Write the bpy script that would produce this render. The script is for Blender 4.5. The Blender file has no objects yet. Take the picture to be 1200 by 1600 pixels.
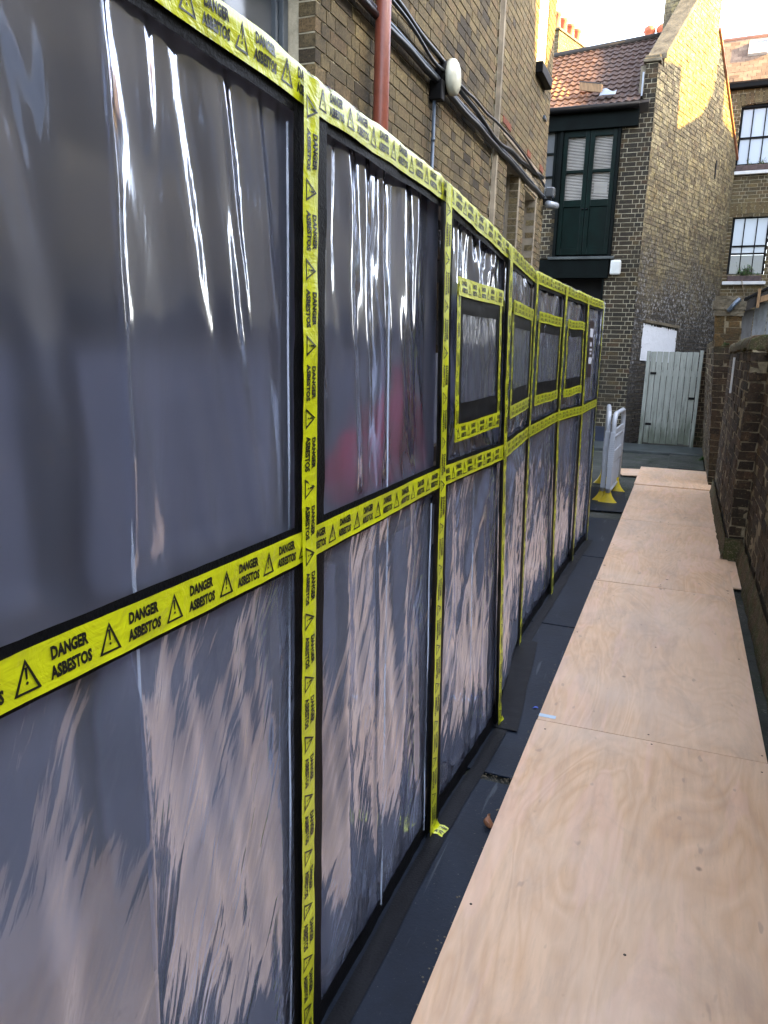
import bpy, math, random
from mathutils import Vector, Matrix, noise
R = math.radians
sc = bpy.context.scene
col = sc.collection
random.seed(7)

# ------------------------------------------------------------------ camera
EYE = 1.6
right = Vector((.9298, .3671, .0281)); down = Vector((.1040, -.1889, -.9765)); fwd = Vector((-.3530, .9108, -.2138))
fwd.normalize(); right = (right - fwd * right.dot(fwd)).normalized(); up = right.cross(fwd)
cd = bpy.data.cameras.new('camera'); cam = bpy.data.objects.new('camera', cd); col.objects.link(cam)
cam.matrix_world = Matrix(((right.x, up.x, -fwd.x, 0), (right.y, up.y, -fwd.y, 0), (right.z, up.z, -fwd.z, EYE), (0, 0, 0, 1)))
cd.sensor_fit = 'VERTICAL'; cd.sensor_height = 36; cd.lens = 1175 / 1600 * 36
cd.clip_start = .02; cd.clip_end = 1500
sc.camera = cam

# ------------------------------------------------------------------ light
SUN_EL, SUN_AZ = 25.0, 4.0          # degrees above the horizon; turned from +X towards +Y
w = bpy.data.worlds.new('World'); sc.world = w; w.use_nodes = True
wn = w.node_tree.nodes; wl = w.node_tree.links; wn.clear()
wo = wn.new('ShaderNodeOutputWorld'); bg = wn.new('ShaderNodeBackground'); sk = wn.new('ShaderNodeTexSky')
sk.sky_type = 'NISHITA'; sk.sun_disc = False; sk.sun_elevation = R(SUN_EL); sk.sun_rotation = R(90 - SUN_AZ)
sk.air_density = .8; sk.dust_density = 2.5; sk.ozone_density = .6
hs = wn.new('ShaderNodeHueSaturation'); hs.inputs['Saturation'].default_value = .60
wl.new(sk.outputs[0], hs.inputs['Color']); wl.new(hs.outputs[0], bg.inputs[0]); bg.inputs[1].default_value = .15
wl.new(bg.outputs[0], wo.inputs[0])
sl = bpy.data.lights.new('sun', 'SUN'); sun = bpy.data.objects.new('sun', sl); col.objects.link(sun)
sl.energy = 4.2; sl.angle = R(.5); sl.color = (1, .64, .13)
sd = Vector((math.cos(R(SUN_EL)) * math.cos(R(SUN_AZ)), math.cos(R(SUN_EL)) * math.sin(R(SUN_AZ)), math.sin(R(SUN_EL))))
sun.rotation_euler = sd.to_track_quat('Z', 'Y').to_euler(); sun.location = (20, 5, 20)
sc.view_settings.view_transform = 'Standard'; sc.view_settings.look = 'None'
sc.view_settings.exposure = 3.65; sc.view_settings.gamma = 1
sc.cycles.max_bounces = 12; sc.cycles.transparent_max_bounces = 16; sc.cycles.transmission_bounces = 8
sc.cycles.sample_clamp_indirect = 6; sc.cycles.use_denoising = True

# ------------------------------------------------------------------ material helpers
class NT:
    def __init__(s, name):
        s.m = bpy.data.materials.new(name); s.m.use_nodes = True
        s.n = s.m.node_tree.nodes; s.l = s.m.node_tree.links; s.n.clear()
        s.out = s.n.new('ShaderNodeOutputMaterial')
        s.pos = s.n.new('ShaderNodeNewGeometry').outputs['Position']
    def put(s, inp, v):
        if isinstance(v, bpy.types.NodeSocket): s.l.new(v, inp)
        elif v is not None:
            if inp.type == 'RGBA' and len(v) == 3: v = (*v, 1)
            inp.default_value = v
    def node(s, t, ins=None, **kw):
        n = s.n.new(t)
        for k, v in kw.items(): setattr(n, k, v)
        for k, v in (ins or {}).items(): s.put(n.inputs[k], v)
        return n
    def map(s, scale=(1, 1, 1), rot=(0, 0, 0), vec=None, loc=(0, 0, 0)):
        return s.node('ShaderNodeMapping', {'Vector': vec or s.pos, 'Scale': scale, 'Rotation': rot, 'Location': loc}).outputs[0]
    def noise(s, scale, detail=4, rough=.55, dist=0, vec=None):
        return s.node('ShaderNodeTexNoise', {'Vector': vec or s.pos, 'Scale': scale, 'Detail': detail, 'Roughness': rough, 'Distortion': dist}).outputs['Fac']
    def ramp(s, fac, stops, interp='LINEAR'):
        r = s.n.new('ShaderNodeValToRGB'); s.put(r.inputs[0], fac); e = r.color_ramp.elements; r.color_ramp.interpolation = interp
        while len(e) < len(stops): e.new(.5)
        for i, (p, c) in enumerate(stops):
            e[i].position = p; e[i].color = (c, c, c, 1) if isinstance(c, (int, float)) else (*c, 1)
        return r.outputs[0]
    def mix(s, fac, a, b, blend='MIX'):
        n = s.node('ShaderNodeMix', data_type='RGBA', blend_type=blend)
        s.put(n.inputs[0], fac); s.put(n.inputs[6], a); s.put(n.inputs[7], b); return n.outputs[2]
    def math(s, op, a, b=0.0):
        n = s.node('ShaderNodeMath', operation=op); s.put(n.inputs[0], a); s.put(n.inputs[1], b); return n.outputs[0]
    def bump(s, h, dist=.01, strength=1, normal=None):
        return s.node('ShaderNodeBump', {'Height': h, 'Distance': dist, 'Strength': strength, 'Normal': normal}).outputs[0]
    def pbsdf(s, base, rough=.6, normal=None, spec=.5, metal=0, **kw):
        ins = {'Base Color': base, 'Roughness': rough, 'Normal': normal, 'Specular IOR Level': spec, 'Metallic': metal}; ins.update(kw)
        return s.node('ShaderNodeBsdfPrincipled', ins).outputs[0]
    def done(s, sh): s.l.new(sh, s.out.inputs[0]); return s.m

def plain(name, c, rough=.6, var=.25, scale=12, bump=.002, metal=0, spec=.5, stretch=(1, 1, 1), **kw):
    c = tuple(x * .82 for x in c)
    t = NT(name); v = t.map(stretch); n = t.noise(scale, 5, .6, vec=v)
    lo = tuple(x * (1 - var) for x in c); hi = tuple(min(1, x * (1 + var)) for x in c)
    b = t.ramp(n, [(.3, lo), (.7, hi)])
    return t.done(t.pbsdf(b, rough, t.bump(t.noise(scale * 6, 4, vec=v), bump), spec, metal, **kw))

def brick_mat(name, stops, stain=(.03, .028, .022), stain_amt=.6, dirt_scale=.9, bump=.004, moss=0):
    t = NT(name)
    a = t.node('ShaderNodeAttribute', attribute_name='tone').outputs['Fac']
    b = t.ramp(a, stops)
    n1 = t.noise(38, 5, .65); n2 = t.noise(9, 4, .6, .5)
    b = t.mix(t.ramp(n2, [(.4, 0.0), (.72, .75)]), b, t.mix(.5, b, stain))
    b = t.mix(t.ramp(n1, [(.3, .55), (.6, 0.0)]), b, tuple(x * .6 for x in stain))
    big = t.noise(dirt_scale, 5, .6, .3)
    b = t.mix(t.math('MULTIPLY', t.ramp(big, [(.42, 0.0), (.68, 1.0)]), stain_amt), b, stain)
    if moss:
        z = t.node('ShaderNodeSeparateXYZ', {0: t.pos}).outputs[2]
        mz = t.ramp(t.math('DIVIDE', z, 2.0), [(.0, moss), (.25, .1), (.75, .05), (.95, moss)])
        b = t.mix(t.math('MULTIPLY', mz, t.ramp(t.noise(6, 6, .7), [(.4, 0.0), (.6, 1.0)])), b, (.035, .042, .012))
    b = t.mix(t.ramp(t.noise(75, 4, .75), [(.40, .6), (.52, 0.0)]), b, (.02, .018, .015)); b = t.mix(t.ramp(t.noise(52, 4, .7, .4, vec=t.map((1, 1, 1), loc=(5, 3, 1))), [(.58, 0.0), (.70, .45)]), b, (.34, .28, .17))
    b = t.mix(1.0, b, (.82, .80, .76), 'MULTIPLY')
    h = t.math('ADD', t.noise(60, 5, .7), t.math('MULTIPLY', n2, 1.2))
    return t.done(t.pbsdf(b, .88, t.bump(h, bump), .25))

def mortar_mat(name, c, dark=.35):
    t = NT(name)
    b = t.ramp(t.noise(14, 6, .7), [(.3, tuple(x * dark for x in c)), (.62, c)])
    b = t.mix(t.ramp(t.noise(1.1, 4), [(.45, 0.0), (.7, .75)]), b, tuple(x * .22 for x in c))
    return t.done(t.pbsdf(b, .95, t.bump(t.noise(120, 4), .003), .2))

MT = {}
STOCK = [(0, (.07, .055, .038)), (.12, (.13, .10, .06)), (.35, (.21, .165, .09)), (.6, (.29, .225, .11)), (.8, (.25, .17, .09)), (.92, (.35, .28, .14)), (1, (.12, .095, .075))]
MT['stock'] = brick_mat('stock_brick', STOCK, stain_amt=.35)
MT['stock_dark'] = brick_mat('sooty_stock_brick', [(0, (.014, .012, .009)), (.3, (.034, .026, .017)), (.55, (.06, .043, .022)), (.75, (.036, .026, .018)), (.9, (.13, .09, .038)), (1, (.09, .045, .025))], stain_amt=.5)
def gable_mat():
    t = NT('weathered_gable_brick')
    a = t.node('ShaderNodeAttribute', attribute_name='tone').outputs['Fac']
    b = t.ramp(a, [(0, (.17, .135, .08)), (.5, (.30, .25, .145)), (.85, (.40, .34, .19)), (1, (.22, .16, .10))])
    b = t.mix(t.ramp(t.noise(24, 6, .8), [(.42, .55), (.54, 0.0)]), b, (.05, .042, .032)); b = t.mix(t.ramp(t.noise(33, 6, .8), [(.54, 0.0), (.64, .35)]), b, (.38, .33, .22))
    b = t.mix(t.ramp(t.noise(1.6, 5, .6, .6), [(.5, 0.0), (.66, .55)]), b, (.19, .13, .055))
    b = t.mix(t.ramp(t.noise(9, 6, .75, .4), [(.44, .75), (.56, 0.0)]), b, (.075, .062, .045)); b = t.mix(t.ramp(t.noise(5, 5, .7, .3, vec=t.map((1, 1, 1), loc=(3, 7, 2))), [(.54, 0.0), (.66, .6)]), b, (.34, .27, .12))
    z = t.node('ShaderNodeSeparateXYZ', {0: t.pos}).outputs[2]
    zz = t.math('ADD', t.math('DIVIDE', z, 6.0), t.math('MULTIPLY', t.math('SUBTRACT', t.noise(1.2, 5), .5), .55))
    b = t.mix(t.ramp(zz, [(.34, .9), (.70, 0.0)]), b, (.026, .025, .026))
    wh = t.math('MULTIPLY', t.ramp(t.noise(16, 6, .75), [(.52, 0.0), (.6, 1.0)]), t.ramp(zz, [(.2, .1), (.4, .8), (.6, .0)]))
    b = t.mix(wh, b, (.42, .42, .42))
    return t.done(t.pbsdf(b, .9, t.bump(t.noise(26, 6, .7), .02), .2))
MT['gable'] = gable_mat()
MT['red_brown'] = brick_mat('old_brown_brick', [(0, (.03, .02, .015)), (.25, (.085, .052, .032)), (.5, (.135, .078, .045)), (.75, (.10, .068, .045)), (.9, (.20, .12, .06)), (1, (.05, .042, .035))], stain=(.016, .012, .009), stain_amt=.7, moss=.75, bump=.008)
MT['ochre'] = brick_mat('ochre_brick', [(0, (.12, .06, .02)), (.5, (.24, .13, .04)), (1, (.30, .17, .06))], stain_amt=.5, moss=.4, bump=.006)
MT['red_rub'] = brick_mat('red_rubbed_brick', [(0, (.30, .07, .04)), (1, (.42, .12, .07))], stain_amt=.2)
MT['mortar'] = mortar_mat('lime_mortar', (.60, .54, .40), .6)
MT['mortar_dk'] = mortar_mat('dirty_mortar', (.26, .22, .16), .3)
MT['mortar_moss'] = mortar_mat('mossy_mortar', (.30, .245, .155), .2)
MT['stone'] = plain('weathered_stone', (.14, .115, .075), .9, .5, 7, .01)
MT['lintel'] = plain('stained_concrete_lintel', (.27, .225, .16), .85, .35, 5, .004)
MT['green'] = plain('dark_green_gloss_paint', (.0016, .0085, .0070), .35, .4, 5, .002, spec=.10)
MT['green2'] = plain('weathered_black_green_paint', (.0018, .0042, .0038), .6, .5, 4, .003, spec=.08)
MT['black'] = plain('black_paint', (.004, .004, .0045), .5, .3, 8, .001, spec=.12)
MT['void'] = plain('dark_interior', (.006, .006, .007), .9, .3, 3, .001)
MT['white'] = plain('off_white_plastic', (.62, .63, .60), .35, .12, 6, .001)
MT['lampwhite'] = plain('yellowed_lamp_glass', (.62, .62, .50), .25, .15, 9, .001)
MT['pipe'] = plain('red_oxide_painted_iron', (.235, .062, .036), .38, .22, 7, .0015)
MT['cable'] = plain('black_cable', (.010, .011, .014), .35, .3, 20, .001)
MT['conduit'] = plain('grey_conduit', (.10, .13, .17), .3, .3, 10, .001, metal=.4)
MT['terracotta'] = plain('terracotta', (.45, .13, .06), .75, .25, 6, .003)
MT['lead'] = plain('lead_flashing', (.30, .33, .37), .4, .2, 8, .003, metal=.3)
MT['timber'] = plain('raw_timber', (.32, .19, .09), .75, .3, 6, .003, stretch=(4, 4, 1))
MT['dktimber'] = plain('dark_stained_timber', (.03, .022, .016), .7, .4, 8, .004)
MT['grille'] = plain('white_painted_sill', (.75, .75, .74), .5, .12, 6, .001)
MT['rubred'] = plain('red_polythene_bag', (.95, .03, .10), .3, .1, 4, .004)
MT['slat'] = plain('cream_blind_slat', (.50, .47, .42), .5, .15, 3, .0005)
MT['clay_gutter'] = plain('salmon_verge_strip', (.42, .17, .09), .6, .2, 6, .002)
MT['barrier'] = plain('pale_grey_plastic', (.47, .50, .54), .35, .12, 5, .001)
MT['foot'] = plain('yellow_plastic_foot', (.70, .52, .03), .45, .2, 9, .001)
MT['leaf'] = plain('leaf_green', (.05, .12, .025), .5, .5, 20, .001)
MT['dryleaf'] = plain('brown_dry_leaf', (.22, .09, .04), .6, .4, 40, .001)
MT['stem'] = plain('dry_stem', (.22, .17, .10), .7, .3, 20, .001)
MT['plant_box'] = plain('mauve_brown_planter', (.10, .065, .06), .7, .4, 14, .003)
MT['blue_plinth'] = plain('navy_painted_plinth', (.010, .016, .035), .5, .4, 6, .003)
MT['sticker'] = plain('pale_blue_label', (.50, .62, .72), .4, .08, 20, .0005)
MT['bluescrap'] = plain('blue_plastic_scrap', (.04, .09, .45), .4, .2, 20, .0005)
MT['ink'] = plain('black_print', (.012, .012, .010), .35, .2, 20, .0003)
MT['btape'] = plain('black_gaffer_tape', (.006, .006, .007), .5, .3, 25, .0015, spec=.12)
MT['frame_wood'] = plain('enclosure_timber', (.13, .09, .055), .7, .3, 6, .002)
MT['sash'] = plain('grey_blue_window_paint', (.10, .12, .14), .45, .15, 5, .001)
MT['notice_red'] = plain('maroon_notice_board', (.018, .004, .006), .4, .2, 8, .0005)
MT['paper'] = plain('white_paper', (.62, .64, .70), .6, .06, 8, .0005)

def tape_mat():
    t = NT('yellow_hazard_tape')
    st = t.noise(90, 3, .6, vec=t.map((1, .08, 1)))
    b = t.mix(st, (.46, .49, .006), (.66, .68, .012)); b = t.mix(t.ramp(t.noise(11, 5, .65), [(.48, 0.0), (.72, .45)]), b, (.30, .31, .02))
    h = t.math('ADD', t.noise(14, 4, .6, 1.0), t.math('MULTIPLY', st, .25))
    return t.done(t.pbsdf(b, .28, t.bump(h, .006), .5, **{'Coat Weight': .3, 'Coat Roughness': .2}))
MT['tape'] = tape_mat()

def poly_mat(name, haze=.2, rot=.35, bstr=.012, rough=.26, tint=(.70, .74, .86)):
    t = NT(name)
    v0 = t.map((1, 1, 1), (rot, 0, 0)); v = t.map((1, 4.2, .8), vec=v0)
    n = t.noise(5.0, 2, .4, .9, vec=v)
    n2 = t.noise(22, 3, .5, .4, vec=t.map((1, 6, .6), vec=t.map((1, 1, 1), (rot * .8, 0, 0))))
    nb = t.bump(n, bstr, 1); nb = t.bump(n2, bstr * .10, 1, nb)
    refr = t.node('ShaderNodeBsdfRefraction', {'Color': tint, 'Roughness': rough, 'IOR': 1.25}).outputs[0]
    dif = t.node('ShaderNodeBsdfDiffuse', {'Color': (.47, .52, .70), 'Normal': nb}).outputs[0]
    trl = t.node('ShaderNodeBsdfTranslucent', {'Color': (.6, .62, .7)}).outputs[0]
    d2 = t.node('ShaderNodeMixShader', {0: .3, 1: dif, 2: trl}).outputs[0]
    hz = t.ramp(t.noise(2.2, 4, .5, vec=t.map((1, 3, .6))), [(.3, haze * .7), (.7, haze * 1.4)])
    lw = t.node('ShaderNodeLayerWeight', {'Blend': .5}).outputs['Facing']
    hz = t.math('MINIMUM', t.math('MULTIPLY', hz, t.math('ADD', .8, t.math('MULTIPLY', t.math('POWER', lw, 2.0), 4.0))), .9)
    base = t.node('ShaderNodeMixShader', {0: hz, 1: refr, 2: d2}).outputs[0]
    gl = t.node('ShaderNodeBsdfGlossy', {'Color': (.88, .90, 1), 'Roughness': .075, 'Normal': nb}).outputs[0]
    fr = t.node('ShaderNodeFresnel', {'IOR': 1.5, 'Normal': nb}).outputs[0]
    fac = t.math('MINIMUM', t.math('ADD', t.math('MULTIPLY', fr, 3.0), .07), .85)      # several layers of film
    return t.done(t.node('ShaderNodeMixShader', {0: fac, 1: base, 2: gl}).outputs[0])
MT['poly_up'] = poly_mat('clear_polythene', .13, .12, .0008, .36, (.74, .79, 1.0))
MT['poly_low'] = poly_mat('clear_polythene_rippled', .20, .42, .0038, .27, (.74, .79, 1.0))
def roof_poly():
    t = NT('polythene_roof_sheet')
    nb = t.bump(t.noise(9, 4, .6, 1), .03)
    a = t.node('ShaderNodeBsdfTransparent', {'Color': (.8, .84, .92)}).outputs[0]
    b = t.node('ShaderNodeBsdfTranslucent', {'Color': (.7, .72, .8)}).outputs[0]
    c = t.node('ShaderNodeMixShader', {0: .2, 1: a, 2: b}).outputs[0]
    gl = t.node('ShaderNodeBsdfGlossy', {'Color': (1, 1, 1), 'Roughness': .12, 'Normal': nb}).outputs[0]
    fr = t.node('ShaderNodeFresnel', {'IOR': 1.6, 'Normal': nb}).outputs[0]
    return t.done(t.node('ShaderNodeMixShader', {0: fr, 1: c, 2: gl}).outputs[0])
MT['poly_roof'] = roof_poly()
def pane_mat():
    t = NT('clear_film_window')
    nb = t.bump(t.noise(7, 3, .5, .8, vec=t.map((1, 4, 1), (.2, 0, 0))), .006)
    a = t.node('ShaderNodeBsdfTransparent', {'Color': (.55, .57, .62)}).outputs[0]
    b = t.node('ShaderNodeBsdfDiffuse', {'Color': (.4, .42, .5)}).outputs[0]
    c = t.node('ShaderNodeMixShader', {0: .16, 1: a, 2: b}).outputs[0]
    gl = t.node('ShaderNodeBsdfGlossy', {'Color': (.9, .92, 1), 'Roughness': .07, 'Normal': nb}).outputs[0]
    fr = t.node('ShaderNodeFresnel', {'IOR': 1.45, 'Normal': nb}).outputs[0]
    return t.done(t.node('ShaderNodeMixShader', {0: fr, 1: c, 2: gl}).outputs[0])
MT['film'] = pane_mat()
def glass_mat(name, c, r=.05):
    t = NT(name)
    b = t.mix(t.noise(1.3, 2), tuple(x * .75 for x in c), c)
    return t.done(t.pbsdf(b, r, t.bump(t.noise(2.5, 2), .004), .8))
MT['glass_pale'] = glass_mat('glass_over_pale_curtain', (.42, .48, .56), .08)
MT['glass_dark'] = glass_mat('dark_window_glass', (.015, .018, .022))
MT['glass_grey'] = glass_mat('dusty_grey_glass', (.10, .11, .12), .15)

def ply_mat():
    t = NT('birch_plywood')
    oi = t.node('ShaderNodeObjectInfo').outputs['Random']
    off = t.node('ShaderNodeCombineXYZ', {0: t.math('MULTIPLY', oi, 13.0), 1: t.math('MULTIPLY', oi, 37.0), 2: 0.0}).outputs[0]
    p = t.node('ShaderNodeVectorMath', {0: t.pos, 1: off}, operation='ADD').outputs[0]
    f = t.noise(1.5, 3, .5, 1.6, vec=t.map((1.6, .42, 1), vec=p))
    rings = t.ramp(t.math('FRACT', t.math('MULTIPLY', f, 13.0)), [(0, .0), (.5, 1.0), (.86, .35), (1, .0)])
    fine = t.noise(26, 6, .7, .3, vec=t.map((1, .09, 1), vec=p))
    big = t.noise(1.3, 4, .55, .5, vec=p)
    b = t.mix(rings, (.60, .365, .205), (.68, .445, .27))
    b = t.mix(t.ramp(fine, [(.3, .55), (.6, 0.0)]), b, (.44, .28, .17)); b = t.mix(t.ramp(t.noise(70, 3, .6, 0, vec=t.map((1, .12, 1), vec=p)), [(.62, 0.0), (.72, .22)]), b, (.33, .22, .15)); b = t.mix(t.ramp(t.noise(2.4, 3, .5, .8, vec=t.map((3, .5, 1), vec=p)), [(.55, 0.0), (.60, .28), (.66, .28), (.70, 0.0)]), b, (.72, .46, .36))
    b = t.mix(t.ramp(big, [(.35, 0.0), (.7, .5)]), b, (.72, .55, .41))
    dirt = t.noise(3.2, 6, .68, .6, vec=t.map((1.4, .6, 1), vec=p))
    b = t.mix(t.ramp(dirt, [(.50, 0.0), (.72, .42)]), b, (.33, .245, .19)); b = t.mix(t.ramp(t.noise(1.1, 5, .6, .4, vec=t.map((2.2, .35, 1), vec=p)), [(.52, 0.0), (.66, .28)]), b, (.38, .31, .27))
    vor = t.node('ShaderNodeTexVoronoi', {'Vector': t.map((1, .8, 1), vec=p), 'Scale': 5.2, 'Randomness': 1.0})
    d = vor.outputs['Distance']; sel = t.node('ShaderNodeSeparateColor', {0: vor.outputs['Color']}).outputs[0]
    sp = t.math('MULTIPLY', t.ramp(d, [(.025, 1.0), (.07, 0.0)]), t.ramp(sel, [(.35, 0.0), (.42, .95)]))
    b = t.mix(sp, b, (.085, .05, .035))
    sc2 = t.noise(30, 2, .5, 0, vec=t.map((.6, .25, 1), (0, 0, .9), vec=p))
    b = t.mix(t.ramp(sc2, [(.70, 0.0), (.74, .35)]), b, (.22, .16, .13))
    h = t.math('ADD', fine, t.math('MULTIPLY', rings, .3))
    return t.done(t.pbsdf(b, .62, t.bump(h, .0012), .35))
MT['ply'] = ply_mat()
def rubber_mat():
    t = NT('black_rubber')
    b = t.ramp(t.noise(3.2, 7, .7, .5), [(.3, (.0045, .007, .012)), (.7, (.009, .014, .024))])
    scr = t.noise(34, 3, .5, .2, vec=t.map((1, .07, 1), (0, 0, .5)))
    b = t.mix(t.ramp(scr, [(.66, 0.0), (.72, .4)]), b, (.10, .11, .12))
    b = t.mix(t.ramp(t.noise(140, 2), [(.70, 0.0), (.76, .6)]), b, (.13, .12, .10))
    return t.done(t.pbsdf(b, .48, t.bump(t.noise(60, 5, .7), .0015), .16))
MT['rubber'] = rubber_mat()
def ground_mat():
    t = NT('mossy_dirty_concrete')
    b = t.ramp(t.noise(2.2, 7, .7, .5), [(.3, (.026, .028, .024)), (.55, (.055, .057, .05)), (.8, (.10, .10, .085))])
    b = t.mix(t.ramp(t.noise(5, 6, .7), [(.5, 0.0), (.66, .6)]), b, (.03, .045, .018))
    b = t.mix(t.ramp(t.noise(60, 3, .6), [(.62, 0.0), (.7, .7)]), b, (.16, .15, .12))
    return t.done(t.pbsdf(b, .85, t.bump(t.noise(40, 6, .75), .012), .1))
MT['ground'] = ground_mat()
MT['slab'] = plain('wet_dark_slab', (.05, .06, .058), .45, .5, 4, .004)
def gate_mat():
    t = NT('faded_green_boards')
    g = t.noise(12, 6, .7, vec=t.map((4, 1, .25)))
    b = t.ramp(g, [(.3, (.17, .18, .155)), (.6, (.28, .29, .255))])
    z = t.node('ShaderNodeSeparateXYZ', {0: t.pos}).outputs[2]
    low = t.math('ADD', t.math('DIVIDE', z, 1.7), t.math('MULTIPLY', t.math('SUBTRACT', t.noise(4, 5, .6, vec=t.map((3, 1, .4))), .5), 1.3))
    b = t.mix(t.ramp(low, [(.05, .8), (.38, 0.0)]), b, (.06, .07, .045))
    b = t.mix(t.ramp(t.noise(8, 6, .75, vec=t.map((2, 1, .5))), [(.58, 0.0), (.7, .7)]), b, (.05, .05, .04))
    return t.done(t.pbsdf(b, .75, t.bump(g, .003), .3))
MT['gate'] = gate_mat()
def whitewash():
    t = NT('flaking_white_paint')
    b = t.ramp(t.noise(22, 6, .75), [(.30, (.38, .39, .40)), (.42, (.68, .71, .76))])
    return t.done(t.pbsdf(b, .7, t.bump(t.noise(18, 6), .01), .3))
MT['whitewash'] = whitewash()
def pantile_mat():
    t = NT('clay_pantile')
    a = t.node('ShaderNodeAttribute', attribute_name='tone').outputs['Fac']
    b = t.ramp(a, [(0, (.17, .07, .032)), (.5, (.24, .11, .05)), (1, (.31, .15, .075))])
    b = t.mix(t.ramp(t.noise(7, 6, .7), [(.45, 0.0), (.66, .6)]), b, (.07, .045, .038))
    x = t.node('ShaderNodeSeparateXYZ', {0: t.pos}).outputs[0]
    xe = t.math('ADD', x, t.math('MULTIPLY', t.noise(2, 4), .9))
    b = t.mix(t.ramp(t.math('ADD', xe, 2.4), [(.60, 0.0), (.9, .85)]), b, (.04, .028, .026))  # tiles painted darker towards the gable, in place of its shade
    b = t.mix(t.ramp(t.noise(28, 5, .7), [(.60, 0.0), (.66, .6)]), b, (.30, .28, .24))
    return t.done(t.pbsdf(b, .8, t.bump(t.noise(70, 4), .003), .3))
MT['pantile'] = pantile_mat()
def plaintile_mat():
    t = NT('brown_plain_tile')
    a = t.node('ShaderNodeAttribute', attribute_name='tone').outputs['Fac']
    b = t.ramp(a, [(0, (.13, .085, .06)), (1, (.24, .165, .115))])
    b = t.mix(t.ramp(t.noise(3, 6, .7), [(.4, 0.0), (.7, .4)]), b, (.08, .06, .045))
    return t.done(t.pbsdf(b, .85, t.bump(t.noise(40, 4), .004), .25))
MT['plaintile'] = plaintile_mat()
def board_mat():
    t = NT('pale_weathered_planks')
    a = t.node('ShaderNodeAttribute', attribute_name='tone').outputs['Fac']
    b = t.ramp(a, [(0, (.09, .055, .035)), (.45, (.13, .11, .10)), (.6, (.34, .36, .38)), (1, (.22, .18, .15))])
    b = t.mix(t.ramp(t.noise(9, 6, .7, vec=t.map((1, 2, .3))), [(.4, 0.0), (.7, .7)]), b, (.05, .04, .03))
    return t.done(t.pbsdf(b, .8, None, .3))
MT['board'] = board_mat()

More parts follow.
